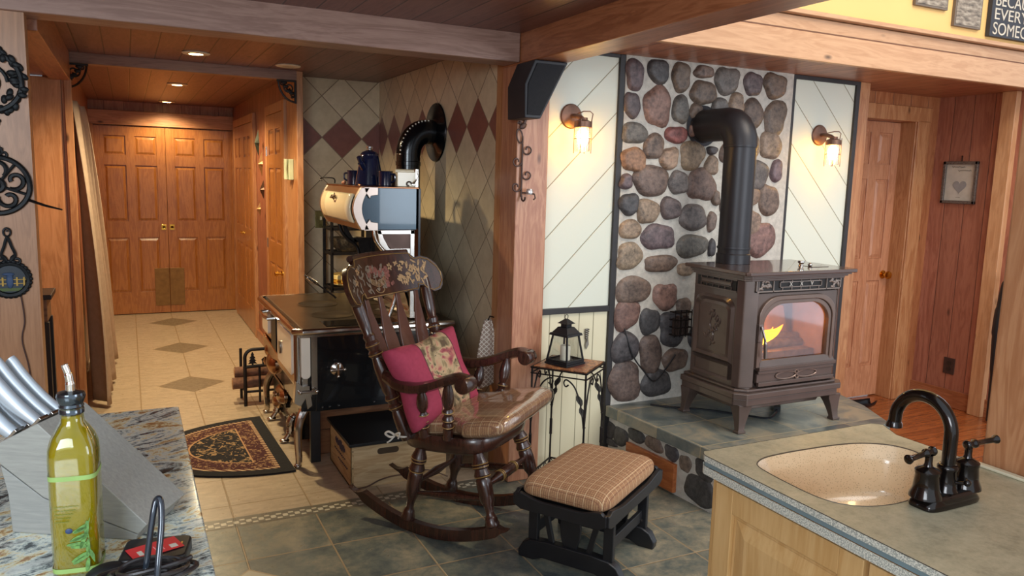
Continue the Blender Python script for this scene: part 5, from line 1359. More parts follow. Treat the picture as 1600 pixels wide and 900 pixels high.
# arrow splats
SPL = [(0, .014), (.08, .016), (.20, .032), (.34, .047), (.48, .049), (.60, .036), (.70, .020), (.76, .017), (.80, .032), (.88, .038), (.95, .030), (1, .020)]
for lt, lb in ((-.20, -.135), (-.07, -.045), (.07, .045), (.20, .135)):
    m = M(); vs = []; fs = []
    T, B = V((cf(lt, 1.045)-.0, lt, 1.045)), V((-.12, lb, .455)); n = 24
    sl_ = lambda t: next(lerp(w0, w1, (t-t0)/(t1-t0)) for (t0, w0), (t1, w1) in zip(SPL, SPL[1:]) if t0 <= t <= t1)
    for i in range(n+1):
        t = i/n; p = T.lerp(B, t)+V((-.025*math.sin(PI*t), 0, 0)); w = sl_(t)
        for dy, dx in ((-w, -.005), (w, -.005), (w, .005), (-w, .005)): vs.append((p.x+dx, p.y+dy, p.z))
    for i in range(n):
        for k in range(4): l = (k+1) % 4; fs.append((i*4+k, i*4+l, i*4+4+l, i*4+4+k))
    fs += [(3, 2, 1, 0), tuple(n*4+k for k in range(4))]
    m.add(vs, fs); m.build('splat', plain('walnut_with_sheen', '#5d3d33', .26, 0, .15, 10, coat=.7), RC, bevel=.002)  # lighter walnut copy imitates the window sheen on the splats
# arms
for s in (-1, 1):
    path = smoothpts([(-.20, s*.250, .722), (-.12, s*.262, .694), (-.03, s*.272, .695), (.06, s*.280, .722), (.14, s*.288, .757), (.20, s*.293, .775), (.245, s*.295, .768)], 5)
    m = M(); n = len(path); vs = []; fs = []
    for i, p in enumerate(path):
        t = i/(n-1); w = lerp(.026, .042, t); hh = lerp(.026, .024, t)
        for k in range(10):
            a = 2*PI*k/10; c_, s_ = math.cos(a), math.sin(a); q = 1/((abs(c_)**3+abs(s_)**3)**(1/3))
            vs.append((p.x-(.0), p.y+w*q*c_, p.z+hh*q*s_))
    for i in range(n-1):
        for k in range(10): l = (k+1) % 10; fs.append((i*10+k, i*10+l, i*10+10+l, i*10+10+k))
    fs += [tuple(range(10))[::-1], tuple((n-1)*10+k for k in range(10))]
    m.add(vs, fs)
    m.lathe([(.012, 0), (.031, .003), (.035, .010), (.035, .078), (.031, .085), (.012, .088)], (.236, s*.295-.044, .755), (0, 1, 0), 22)
    m.build('arm', DW, RC, angle=50)
    SPN = [(0, .010), (.04, .013), (.15, .021), (.28, .024), (.38, .021), (.46, .014), (.50, .021), (.52, .023), (.54, .017), (.58, .015), (.62, .022), (.66, .025), (.70, .018), (.74, .022), (.78, .024), (.82, .018), (.86, .020), (1, .021)]
    a, b = (.139, s*.276, .745), (.115, s*.228, .482); M().turned(a, b, [(t_, r_*1.1) for t_, r_ in SPN]).build('arm_spindle', DW, RC)
    for fr in (.51, .65, .77): ringat(a, b, fr, .0262)
    a, b = (.001, s*.266, .690), (-.015, s*.215, .468); M().turned(a, b, [(t_, r_*1.1) for t_, r_ in SPN]).build('arm_spindle', DW, RC)
    for fr in (.51, .65, .77): ringat(a, b, fr, .0262)

# plaid seat cushion in a clear plastic wrap
def plaid(name, ax1, ax2, p=.0125):
    g = G(name); a = {'x': g.x, 'y': g.y}[ax1]; b = {'x': g.x, 'y': g.y}[ax2]
    def lines(q, per, w, sh=0.0): f = (q/per+sh).frac(); return f.lt(w)
    l1 = lines(a+g.z*.0, p, .28).max(lines(b, p, .28)); l2 = lines(a, p*4, .06, .3).max(lines(b, p*4, .06, .6))
    n = g.noise(scale=140, detail=2)
    c = g.mix(g.rng(n, .3, .7), lin('#98714f'), lin('#b08862'))
    c = g.mix(l1*.6, c, lin('#6a3c30')); c = g.mix(l2*.6, c, lin('#dcc29a'))
    g.col(c).set(Roughness=.9).bump(n, .001, .6); return g.m
PLAID = plaid('plaid_cloth', 'x', 'y', .0105)
def cushion(hx_, hy_, top, bot, pw=4.0, puff=1.0, wr=.0, grow=0.0, zf=None):
    def fn(u, v):
        a = 2*PI*u; b = PI*v-PI/2
        ca, sa = math.cos(a), math.sin(a); r = 1/((abs(ca)**pw+abs(sa)**pw)**(1/pw))
        cb = max(0, math.cos(b)-1e-9)**.34; sb = math.sin(b)
        if v < 1e-6 or v > 1-1e-6: cb = .0005
        x = (hx_+grow)*r*ca*cb; y = (hy_+grow)*r*sa*cb
        z = (top+grow if sb > 0 else bot+grow)*(abs(sb)**.8)*(1 if sb > 0 else -1)
        z += wr*(math.sin(x*31+y*17)*math.sin(y*29-x*11))+wr*.6*math.sin(7*a+4*v)
        x += wr*math.sin(11*a)*cb; y += wr*math.cos(9*a)*cb
        if zf: z += zf(x, y)
        return (x, y, z)
    return fn
CU = thing('seat_cushion', 'brown plaid seat cushion wrapped in clear plastic on the rocking chair', 'cushion', (1.311, 3.209, .525), math.radians(-52.8))
sh = lambda x, y: .055*(x+.05)/.3+.03*max(0, x-.1)+.016*(y/.28)
fc = cushion(.262, .268, .052, .050, 10, zf=sh)
def mv(fn):
    def q(u, v):
        x, y, z = fn(u, v); x += .138; t = min(1, max(0, (x-.135)/.08)); t = t*t*(3-2*t)
        return (x, y*lerp(.73, 1, t)+.012*t, z+.005)
    return q
M().grid(mv(fc), 60, 20, cu=True).build('plaid_cover', PLAID, CU, angle=180)
fc2 = cushion(.266, .272, .053, .051, 9, wr=.0012, grow=.0035, zf=sh)
M().grid(mv(fc2), 120, 36, cu=True).build('plastic_wrap', clear('plastic_film', (.98, .98, .98), .03, .12, (1, 1, 1)), CU, angle=180, label='crinkled clear plastic wrap')
# tie bow at the back post
bw = M(); c = V((-.135, -.205, .448))
bw.tube([(c+V((.03*math.cos(a)+.0, -.03*math.sin(a)*.8, .0))) for a in [2*PI*i/14 for i in range(14)]], .005, 6, True)
bw.tube(smoothpts([c+V((-.02, -.03, .004)), c+V((-.045, -.042, .02)), c+V((-.062, -.045, .008)), c+V((-.04, -.042, -.004)), c+V((-.02, -.035, 0))]), .005, 6)
bw.tube(smoothpts([c+V((-.02, -.03, .004)), c+V((-.035, -.045, -.018)), c+V((-.05, -.048, -.03))]), .004, 6)
bw.tube(smoothpts([c+V((-.02, -.03, .004)), c+V((.0, -.055, .02)), c+V((.025, -.06, .03)), c+V((.01, -.05, 0))]), .004, 6)
bw.v = [(x, y, z-.525) for x, y, z in bw.v]
bw.build('tie_bow', plain('white_ribbon', '#cfc8bd', .8), CU, label='pale cord tied in a bow round the back post')
# rose pillow
PW_ = thing('throw_pillow', 'rose pink pillow with tapestry flower panel on the rocking chair', 'pillow', (1.311, 3.209, 0), math.radians(-52.8))
gp = G('rose_pillow'); gp.tc  # coordinates on the pillow: local y across, z up
n1 = gp.noise(scale=11, detail=3, dist=1.6); n2 = gp.noise(scale=34, detail=3, dist=1.5)
floral = gp.ramp(gp.rng(n1, .33, .67), [(0, lin('#5f4c38')), (.22, lin('#8d7a58')), (.42, lin('#b79c78')), (.56, lin('#b98a6c')), (.72, lin('#a3605a')), (1, lin('#8a3a44'))])
floral = gp.mix(gp.rng(n2, .60, .66), floral, lin('#4c4636'))
pc = gp.mix(gp.noise(scale=60), lin('#8e2c43'), lin('#a83a52'))
band = (gp.y-.03).abs().lt(.095); cord = ((gp.y-.03).abs()-.095).abs().lt(.003)
gp.col(gp.mix(cord, gp.mix(band, pc, floral), lin('#5c2a30'))).set(Roughness=.85).bump(gp.noise(scale=220), .001, .5)
def pil(u, v):
    a = 2*PI*u; b = PI*v-PI/2; pw = 2.6
    ca, sa = math.cos(a), math.sin(a); cb = max(0, math.cos(b)-1e-9); sb = math.sin(b)
    # pillow shape: square with pulled out corners
    r = 1/max(abs(ca), abs(sa)); k = 1-.10*(1-abs(abs(ca)-abs(sa)))*0
    e = cb**.55
    yy = .218*r*ca*e; zz = .188*r*sa*e
    pin = 1-.10*math.cos(2*a)**2*e
    yy *= pin; zz *= pin
    th = .070*(abs(sb)**.9)*(1 if sb > 0 else -1)
    th += .006*math.sin(yy*26)*math.sin(zz*22)*(abs(sb))
    return V((th, yy, zz))
Rp = Matrix.Rotation(-.36, 3, 'Y')
M().grid(pil, 72, 24, cu=True).build('pillow_case', gp.m, PW_, angle=180).parent = PW_
pc_ = PW_.children[0]; pc_.location = (-.065, -.070, .695); pc_.rotation_euler = (.13, -.40, -.22)

# ------------------------------------------------------------------ glider ottoman
OT = thing('ottoman', 'black glider ottoman with scalloped frame in front of the rocking chair', 'footstool', (1.745, 2.68, 0), math.radians(33))
BW = BLKWOOD
def scallop(x0, x1, zt, zb, amp, n=36):
    top = []; 
    for i in range(n+1):
        t = i/n; u = abs(2*t-1); top.append((lerp(x0, x1, t), zt-amp*(.5-.5*math.cos(PI*min(1, max(0, (1-u)*1.6))))+(-.012 if u > .93 else 0)))
    return top+[(x1, zb+.015), (x1-.03, zb), (x0+.03, zb), (x0, zb+.015)]
for sy in (-1, 1):
    M().prism(scallop(-.300, .300, .335, .262, .022), XZ, sy*.205-.010, sy*.205+.010).build('frame_rail', BW, OT, bevel=.004)
for sx in (-1, 1):
    M().prism(scallop(-.205, .205, .335, .262, .022), YZ, sx*.297-.010, sx*.297+.010).build('frame_rail', BW, OT, bevel=.004)
M().b2(-.285, .285, -.19, .19, .285, .300).build('platform', BW, OT, bevel=.003)
hp = M().tube(smoothpts([(.318, -.10, .345), (.325, -.03, .356), (.325, .04, .356), (.318, .10, .345)]), .006, 8)
hp.build('pull_handle', plain('grey_metal_rod', '#77726c', .35, .7), OT)
for sx in (-1, 1):
    x = sx*.185
    ft = [(-.235, .0), (-.165, .0), (-.12, .018), (.12, .018), (.165, 0), (.235, 0), (.238, .03), (.215, .07), (.18, .088), (.10, .095), (-.10, .095), (-.18, .088), (-.215, .07), (-.238, .03)]
    M().prism(ft, YZ, x-.022, x+.022).build('foot', BW, OT, bevel=.006)
    # slatted side: wide shaped splat, two leaning slats, end posts
    bul = [(-.030, .09), (.030, .09), (.042, .13), (.048, .18), (.040, .23), (.030, .27), (-.030, .27), (-.040, .23), (-.048, .18), (-.042, .13)]
    M().prism(bul, YZ, x-.008, x+.008).build('splat', BW, OT, bevel=.003)
    for sy in (-1, 1):
        M().hexa([(x-.008, sy*.085-.012, .09), (x+.008, sy*.085-.012, .09), (x+.008, sy*.085+.012, .09), (x-.008, sy*.085+.012, .09), (x-.008, sy*.130-.012, .27), (x+.008, sy*.130-.012, .27), (x+.008, sy*.130+.012, .27), (x-.008, sy*.130+.012, .27)]).build('slat', BW, OT, bevel=.002)
        M().b2(x-.012, x+.012, sy*.172-.022, sy*.172+.022, .085, .275).build('post', BW, OT, bevel=.004)
        M().cyl((x, sy*.172, .12), (x-sx*.03, sy*.172, .12), .008).build('pivot_bolt', IRON, OT)
for sy in (-1, 1): M().b2(-.19, .19, sy*.165-.009, sy*.165+.009, .115, .165).build('stretcher', BW, OT, bevel=.003)
OC = thing('ottoman_cushion', 'tan and red plaid square cushion on the black ottoman', 'cushion', (1.745, 2.68, .338), math.radians(33))
fo_ = cushion(.292, .196, .062, .034, 9)
M().grid(fo_, 80, 24, cu=True).build('plaid_cover', plaid('plaid_cloth_ottoman', 'x', 'y', .0095), OC, angle=180)

# ------------------------------------------------------------------ wine crate with black lid
CRL = V((1.23, 3.95, 0)); CR = thing('wine_crate', 'light pine wine crate with black lid beside the rocking chair', 'crate', CRL)
CW = wood('pale_crate_pine', '#cdb28a', '#ab8a60', 'x', rough=.6, coat=0); CW2 = wood('crate_end_pine', '#c9ab80', '#a5855a', 'y', rough=.6, coat=0)
x0, x1, y0, y1, H_ = .972, 1.49, 3.725, 4.19, .228
m = M().b2(x0, x1, y0, y0+.014, 0, H_).b2(x0, x1, y1-.014, y1, 0, H_).b2(x1-.014, x1, y0+.014, y1-.014, 0, H_).b2(x0, x1, y0+.014, y1-.014, 0, .012)
body = rel(m, CRL).build('box_side', CW, CR, bevel=.002)
rel(M().b2(x0, x0+.014, y0, y1, 0, H_), CRL).build('box_end', CW2, CR, bevel=.002)
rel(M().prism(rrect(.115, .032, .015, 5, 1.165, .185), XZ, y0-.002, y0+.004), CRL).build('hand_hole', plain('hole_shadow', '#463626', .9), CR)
LD = rel(M().b2(x0-.016, x1+.016, y0-.02, y1+.016, H_, .246), CRL).build('lid', plain('black_cushion_lid', '#0f1013', .45, 0, .1, 10), CR, bevel=.004)
# illegible branded emblem and script on the end
INKC = plain('crate_ink', '#39344a', .8); rr = random.Random(21)
bl = M(); 
for k in range(16):
    yy = 3.86+k*.013; hh = rr.uniform(.012, .030)*(1.3-abs(k-8)/12)
    bl.prism([(yy-.008, .165-hh), (yy+.006, .165-hh*.6), (yy+.009, .165+hh*.7), (yy-.005, .165+hh)], YZ, x0-.0015, x0+.001)
rel(bl, CRL).build('crate_emblem', INKC, CR)
sc2 = M()
for row, (a0, a1) in enumerate(((3.85, 4.08), (3.80, 4.00))):
    pts = [(x0-.001, lerp(a0, a1, i/30), .115-row*.035+.006*math.sin(i*1.7)) for i in range(31)]; sc2.tube(pts, .0014, 4)
rel(sc2, CRL).build('crate_script', INKC, CR)
nl = M()
for z in (.03, .11, .2): nl.cyl((x0+.007, y0-.001, z), (x0+.007, y0+.002, z), .003)
rel(nl, CRL).build('nail_heads', IRON, CR)
cc = M().tube(smoothpts([(x0+.01, y0-.012, .004), (1.05, y0-.02, .012), (1.12, y0-.014, .035), (1.20, y0-.012, .045), (1.30, y0-.012, .040), (1.38, y0-.012, .05), (1.48, y0-.05, .012)]), .004, 6)
tag(cc.build('cable', plain('brown_cable', '#5c4536', .6)), 'thin brown cable along the front of the wine crate', 'cable')

# ------------------------------------------------------------------ wrought iron plant table
TB = thing('side_table', 'wrought iron side table with vine legs and mosaic tile top', 'table', (2.01, 3.363, 0), math.radians(39)); TB.location.y = 3.345
hw = .148
g = G('pebble_mosaic'); vd = g.voro(scale=58, feature='DISTANCE_TO_EDGE'); vc = g.voro(scale=58, out=0)
inn_ = g.x.abs().max(g.y.abs()); ctr = inn_.lt(.085)
c = g.mix(g.rng(g.noise(scale=40), .35, .65), lin('#7a3f26'), lin('#c98a58')); c = g.mix(g.rng(vd, .02, .07), lin('#3b2018'), c)
c = g.mix(ctr, c, g.mix(g.noise(scale=8), lin('#5a2f26'), lin('#8a5546')))
g.col(c).set(Roughness=.3).bump(vd, .004, .7)
M().b2(-hw+.008, hw-.008, -hw+.008, hw-.008, .650, .664).build('mosaic_top', g.m, TB)
m = M()
for a, b in (((-hw, -hw), (hw, -hw)), ((hw, -hw), (hw, hw)), ((hw, hw), (-hw, hw)), ((-hw, hw), (-hw, -hw))):
    for z in (.657, .628): m.tube([(*a, z), (*b, z)], .0055 if z > .65 else .004, 6)
m.build('top_frame', IRON, TB)
LEAFM = plain('iron_leaf', '#3a3631', .5, .6, .3, 30)
for sx, sy in ((-1, -1), (1, -1), (1, 1), (-1, 1)):
    X0, Y0 = sx*(hw-.004), sy*(hw-.004); m = M()
    m.tube([(X0, Y0, 0), (X0, Y0, .655)], .0055, 8)
    for z in (.22, .30, .38): m.lathe([(.006, 0), (.009, .004), (.006, .008)], (X0, Y0, z), seg=10)
    m.tube([(X0, Y0, .22), (X0, Y0, .30)], .008, 8)
    for dx, dy in ((-sx, 0), (0, -sy)):
        P_ = lambda a, z: (X0+dx*a, Y0+dy*a, z)
        m.tube(smoothpts([P_(0, .36), P_(.012, .44), P_(.03, .52), P_(.06, .585), P_(.10, .615), P_(.115, .60), P_(.105, .58), P_(.09, .59)]), .004, 6)
        m.tube(smoothpts([P_(0, .42), P_(.015, .46), P_(.022, .50)]), .003, 6)
    lg_ = m.build('leg', IRON, TB)
    for dx, dy, z, q in ((-sx, 0, .50, .030), (0, -sy, .52, .030), (-sx, 0, .595, .055), (0, -sy, .46, .012)):
        c = V((X0+dx*q, Y0+dy*q, z)); e1 = V((dx, dy, 0)).normalized()*.4+V((0, 0, .9)); e1.normalize(); e2 = V((-dy, dx, 0)).normalized()*.3+V((dx, dy, 0))*.8; e2.normalize()
        pts = [c+e1*(a*.032)+e2*(b*.016) for a, b in ((1, 0), (.5, .7), (0, 1), (-.6, .7), (-1, 0), (-.6, -.7), (0, -1), (.5, -.7))]; nn_ = e1.cross(e2)*.002
        lf = M(); lf.add([p+nn_ for p in pts]+[p-nn_ for p in pts], [tuple(range(8)), tuple(range(8, 16))[::-1]]+[(i, (i+1) % 8, 8+(i+1) % 8, 8+i) for i in range(8)])
        lf.build('vine_leaf', LEAFM, lg_)
m = M()
for a, b in (((-1, -1), (1, -1)), ((1, -1), (1, 1)), ((1, 1), (-1, 1)), ((-1, 1), (-1, -1))):
    m.tube([(a[0]*(hw-.004), a[1]*(hw-.004), .085), (b[0]*(hw-.004), b[1]*(hw-.004), .085)], .005, 6); m.tube([(a[0]*(hw-.004), a[1]*(hw-.004), .05), (b[0]*(hw-.004), b[1]*(hw-.004), .05)], .004, 6)
    for k in range(8):
        t0, t1 = k/8, (k+1)/8; pa = V((*a, 0))*(hw-.004); pb = V((*b, 0))*(hw-.004)
        m.tube([pa.lerp(pb, t0)+V((0, 0, .05 if k % 2 else .085)), pa.lerp(pb, t1)+V((0, 0, .085 if k % 2 else .05))], .0025, 5)
m.build('lower_lattice', IRON, TB)

# lantern
LN = thing('lantern', 'small black candle lantern on the iron side table', 'lantern', (1.985, 3.345, .6655), math.radians(20)); 
LB = plain('lantern_black', '#232326', .5, .3)
b0, b1 = .066, .046; z0, z1 = .018, .150
M().b2(-.075, .075, -.075, .075, 0, .010).b2(-.070, .070, -.070, .070, .010, .019).build('base', LB, LN, bevel=.002)
m = M()
for sx, sy in ((-1, -1), (1, -1), (1, 1), (-1, 1)): m.tube([(sx*b0, sy*b0, z0), (sx*b1, sy*b1, z1)], .0055, 4, flat=V((1, 1, 0)))
for sx in (-1, 1): m.tube([(sx*b0, -b0, .024), (sx*b0, b0, .024)], .005, 4).tube([(-b0, sx*b0, .024), (b0, sx*b0, .024)], .005, 4)
m.build('frame', LB, LN)
gm = M()
for i in range(4):
    R = Matrix.Rotation(i*PI/2, 3, 'Z'); gm.add([R@V(p) for p in ((b0, -b0, z0), (b0, b0, z0), (b1, b1, z1), (b1, -b1, z1))], [(0, 1, 2, 3)])
gm.build('glass_pane', clear('lantern_glass', (.97, .98, .97), .08, .02), LN, smooth=False)
m = M().hexa([(-.062, -.062, z1), (.062, -.062, z1), (.062, .062, z1), (-.062, .062, z1), (-.058, -.058, z1+.012), (.058, -.058, z1+.012), (.058, .058, z1+.012), (-.058, .058, z1+.012)])
m.hexa([(-.052, -.052, z1+.012), (.052, -.052, z1+.012), (.052, .052, z1+.012), (-.052, .052, z1+.012), (-.030, -.030, z1+.042), (.030, -.030, z1+.042), (.030, .030, z1+.042), (-.030, .030, z1+.042)])
m.b2(-.020, .020, -.020, .020, z1+.042, z1+.062)
m.hexa([(-.034, -.034, z1+.060), (.034, -.034, z1+.060), (.034, .034, z1+.060), (-.034, .034, z1+.060), (-.006, -.006, z1+.084), (.006, -.006, z1+.084), (.006, .006, z1+.084), (-.006, .006, z1+.084)])
m.tube([(.012*math.cos(a), 0, z1+.094+.012*math.sin(a)) for a in [2*PI*i/14 for i in range(14)]], .0022, 5, True)
m.build('roof', LB, LN, bevel=.002)
CN = tag(M().lathe([(.001, 0), (.026, 0), (.027, .07), (.024, .076), (.010, .072), (.001, .070)], (0, 0, 0), seg=24).build('candle', plain('ivory_wax', '#e6ddc8', .5)), 'short ivory candle inside the black lantern', 'candle'); CN.location = (1.985, 3.345, .6855)
# feather ornament on the wainscot
t = thing('feather_ornament', 'small grey feather shaped ornament on the cream wainscot', 'wall ornament', (2.277, 3.612, .73))
m = M()
for k in range(5):
    z = .045-k*.012; m.ell((0, -.004, z), (.016-.001*k, .004, .006))
m.ell((0, -.004, -.005), (.005, .004, .03)); m.build('spine', plain('pewter', '#6f6a62', .4, .6), t)
m = M().prism([(-.004, -.02), (.010, -.01), (.014, -.04), (.0, -.068), (-.008, -.045)], XZ, -.006, -.001); m.build('feather', plain('pewter_light', '#8a847a', .4, .5), t)

# ------------------------------------------------------------------ sink counter at right
KL = V((1.62, .6, 0)); 
LAM = G('beige_laminate'); n = LAM.noise(scale=11, detail=6, rough=.7); n2 = LAM.noise(scale=60, detail=4, rough=.8)
LAM.col(LAM.ramp(LAM.rng(n*.55+n2*.45, .32, .68), [(0, lin('#85806a')), (.5, lin('#a89f85')), (1, lin('#bdb296'))])).set(Roughness=.38)
SPK_ = G('speckled_edge'); n = SPK_.noise(scale=330, detail=2)
SPK_.col(SPK_.mix(SPK_.rng(n, .42, .58), lin('#a3a79f'), lin('#e2e1d4'))).set(Roughness=.35)
BAS = G('speckled_basin'); n = BAS.voro(scale=210); n2 = BAS.noise(scale=30)
BAS.col(BAS.mix(BAS.rng(n, .18, .26), lin('#a98c6c'), BAS.mix(n2, lin('#dcbc94'), lin('#e6caa4')))).set(Roughness=.22, Coat_Weight=.3)
KC = thing('sink_counter', 'beige laminate island worktop with speckled edge and built-in basin', 'worktop', KL)
outer = [(1.312, 1.490), (1.322, 1.502), (1.95, 1.502), (1.975, 1.48), (1.93, 1.40), (1.925, -.35), (1.306, -.35), (1.306, 1.478)]
hole = [(1.381, 1.372), (1.425, 1.402), (1.485, 1.411), (1.574, 1.412), (1.692, 1.406), (1.77, 1.390), (1.824, 1.359), (1.848, 1.325), (1.854, 1.279), (1.829, 1.23), (1.775, 1.18), (1.689, 1.127), (1.606, 1.09), (1.55, 1.075), (1.492, 1.073), (1.437, 1.084), (1.402, 1.103), (1.375, 1.134), (1.363, 1.183), (1.364, 1.26), (1.368, 1.317)]
hole = [tuple(p)[:2] for p in smoothpts([(*p, 0) for p in hole], 4, True)]
def fill_with_hole(out, hol, z):
    bm = bmesh.new(); es = []
    for loop in (out, hol):
        v_ = [bm.verts.new((a-KL.x, b-KL.y, z)) for a, b in loop]
        es += [bm.edges.new((v_[i], v_[(i+1) % len(v_)])) for i in range(len(v_))]
    bmesh.ops.triangle_fill(bm, edges=es, use_beauty=True); me = bpy.data.meshes.new('worktop'); 
    for f_ in bm.faces:
        if f_.normal.z < 0: f_.normal_flip()
    bm.to_mesh(me); bm.free(); return me
me = fill_with_hole(outer, hole, .910)
o = bpy.data.objects.new('worktop', me); COL.objects.link(o); o.parent = KC; me.materials.append(LAM.m)
def wall_strip(loop, z0, z1, off=0.0, both=True):
    m = M(); n = len(loop); vs = []
    cx = sum(p[0] for p in loop)/n; cy = sum(p[1] for p in loop)/n
    q = []
    for i, (a, b) in enumerate(loop):
        p0, p1 = loop[i-1], loop[(i+1) % n]; t = V((p1[0]-p0[0], p1[1]-p0[1], 0)).normalized(); nn = V((t.y, -t.x, 0))
        if nn.dot(V((a-cx, b-cy, 0))) < 0: nn = -nn
        q.append((a+nn.x*off, b+nn.y*off))
    for a, b in q: vs += [(a, b, z0), (a, b, z1)]
    m.add(vs, [(2*i, 2*((i+1) % n), 2*((i+1) % n)+1, 2*i+1) for i in range(n)]); return m, q
e1_, _ = wall_strip(outer, .893, .910); rel(e1_, KL).build('upper_edge', SPK_.m, KC)
e2_, _ = wall_strip(outer, .881, .893, -.003); rel(e2_, KL).build('edge_stripe', plain('blue_grey_stripe', '#7b9096', .35), KC, label='blue grey stripe along the worktop edge')
e3, _ = wall_strip(outer, .860, .881, .001); rel(e3, KL).build('lower_edge', SPK_.m, KC)
line_, _ = wall_strip(outer, .9085, .9104, .0012)
rel(line_, KL).build('dark_edge_line', plain('laminate_seam', '#4b443a', .5), KC)
def basin(u, v):
    i = u*len(hole); k = int(i) % len(hole); fr_ = i-int(i); a = lerp(hole[k][0], hole[(k+1) % len(hole)][0], fr_); b = lerp(hole[k][1], hole[(k+1) % len(hole)][1], fr_)
    cx, cy = 1.60, 1.25
    sc_ = 1-.06*min(1, v*4)-.14*v; z = .910-.006*min(1, v*6)-.19*(v**1.3)
    if v > .72: t = (v-.72)/.28; sc_ = lerp(1-.06-.14*.72, .02, t); z = .904-.19*(.72**1.3)-.045*math.sin(t*PI/2)
    return (cx+(a-cx)*sc_-KL.x, cy+(b-cy)*sc_-KL.y, z)
M().grid(basin, len(hole), 26, cu=True).build('basin', BAS.m, KC, angle=60)
rl_ = M().tube([(a-KL.x, b-KL.y, .9095) for a, b in hole], .0018, 5, True).build('basin_seam', plain('seam_dark', '#4a4036', .5), KC)
ls = M().b2(1.905, 1.925, -.3, 1.17, .91, .918); rel(ls, KL).build('rear_lip', plain('lip_beige', '#cfc4a8', .4), KC, bevel=.003)

KB = thing('island_cabinet', 'pale maple island cabinet with raised panel doors under the sink worktop', 'cabinet', (1.62, .6, 0))
MAP = wood('pale_maple', '#d2ac77', '#be935c', 'z', rough=.35, knots=False, fine=.8, coat=.25)
# the carcass is a shell so that the basin hangs free inside it
cc_ = M().b2(1.345, 1.36, -.33, 1.485, .09, .862).b2(1.36, 1.90, 1.470, 1.485, .09, .862).b2(1.885, 1.90, -.33, 1.470, .0, .862).b2(1.36, 1.885, -.33, -.315, .09, .862).b2(1.36, 1.885, -.315, 1.47, .09, .105).b2(1.39, 1.88, -.3, 1.44, 0, .09)
rel(cc_, V((1.62, .6, 0))).build('carcass', MAP, KB, bevel=.002)
def cab_door(y0, y1, z0, z1, nm):
    x = 1.345; m = M(); s_ = .062
    m.b2(x-.020, x, y0, y0+s_, z0, z1).b2(x-.020, x, y1-s_, y1, z0, z1).b2(x-.0195, x, y0+s_, y1-s_, z0, z0+s_).b2(x-.0195, x, y0+s_, y1-s_, z1-s_, z1)
    m.b2(x-.010, x, y0+s_, y1-s_, z0+s_, z1-s_)
    a, b = .010, .048
    m.hexa([(x-.0105, y0+s_+a, z0+s_+a), (x-.0105, y1-s_-a, z0+s_+a), (x-.0105, y1-s_-a, z1-s_-a), (x-.0105, y0+s_+a, z1-s_-a), (x-.019, y0+s_+b, z0+s_+b), (x-.019, y1-s_-b, z0+s_+b), (x-.019, y1-s_-b, z1-s_-b), (x-.019, y0+s_+b, z1-s_-b)])
    rel(m, V((1.62, .6, 0))).build('door', MAP, KB, smooth=False, bevel=.002)
cab_door(1.005, 1.452, .13, .845, 'd'); cab_door(.545, .992, .13, .845, 'd'); cab_door(.085, .532, .13, .845, 'd')

# faucet
ORB = plain('oil_rubbed_bronze', '#231d1b', .2, .75, .2, 30, coat=.5)
FA = thing('faucet', 'oil rubbed bronze gooseneck faucet with two lever handles on the island', 'faucet', (1.61, 1.035, .911))
bp = M(); n_ = 36
def bo(s_, z): return [((.088*s_)*math.copysign(abs(math.cos(a))**.4, math.cos(a)), (.034*s_)*math.copysign(abs(math.sin(a))**.4, math.sin(a)), z) for a in [2*PI*i/n_ for i in range(n_)]]
L_ = [bo(1.0, 0), bo(1.02, .006), bo(.98, .012), bo(.90, .020), bo(.88, .026), bo(.80, .029)]
bp.add([p for l in L_ for p in l], [tuple(range(n_))[::-1], tuple((len(L_)-1)*n_+i for i in range(n_))]+[(k*n_+i, k*n_+(i+1) % n_, (k+1)*n_+(i+1) % n_, (k+1)*n_+i) for k in range(len(L_)-1) for i in range(n_)])
bp.build('base_plate', ORB, FA, angle=50)
sp_ = M().lathe([(.026, .026), (.026, .030), (.022, .036), (.020, .075), (.022, .078), (.022, .084), (.018, .088)], seg=24)
arc = [V((0, 0, .085)), V((0, 0, .15))]+[V((0, .07-.07*math.cos(a), .155+.07*math.sin(a))) for a in [PI*i/18 for i in range(19)]]
arc[-1] = V((0, .140, .150)); arc.append(V((0, .141, .138)))
sp_.tube(arc, [.0145]*len(arc), 20); sp_.lathe([(.014, 0), (.0175, .008), (.0185, .016), (.012, .016)], (0, .141, .148), (0, 0, -1), 22)
sp_.build('spout', ORB, FA, angle=50)
for sx in (-1, 1):
    h_ = M().lathe([(.034, .024), (.033, .030), (.027, .045), (.0245, .075), (.026, .078), (.026, .084), (.022, .088), (.010, .094), (.008, .100), (.008, .118), (.001, .120)], (sx*.068, 0, 0), seg=26)
    ho = h_.build('handle_body', ORB, FA, angle=40)
    y_ = 0; m = M()
    a = V((sx*.068-(.014 if sx > 0 else -.014)*1, 0, .122)); b = V((sx*.068+sx*.076, -.010, .126 if sx > 0 else .118))
    if sx < 0: a = V((-.054, 0, .127)); b = V((-.068-.076, -.004, .120))
    else: a = V((.054, .0, .124)); b = V((.145, -.014, .132))
    L = (b-a).length
    m.lathe([(.006, 0), (.010, .002), (.011, .006), (.008, .010), (.007, .02), (.010, .024), (.010, .030), (.006, .034), (.0065, L-.012), (.009, L-.008), (.0105, L-.002), (.008, L)], a, b-a, 16)
    m.build('lever', ORB, ho, angle=50)
M().cyl((.0, -.012, .05), (.012, -.040, .056), .004).ell((.012, -.040, .057), .008).build('lift_rod', ORB, FA)

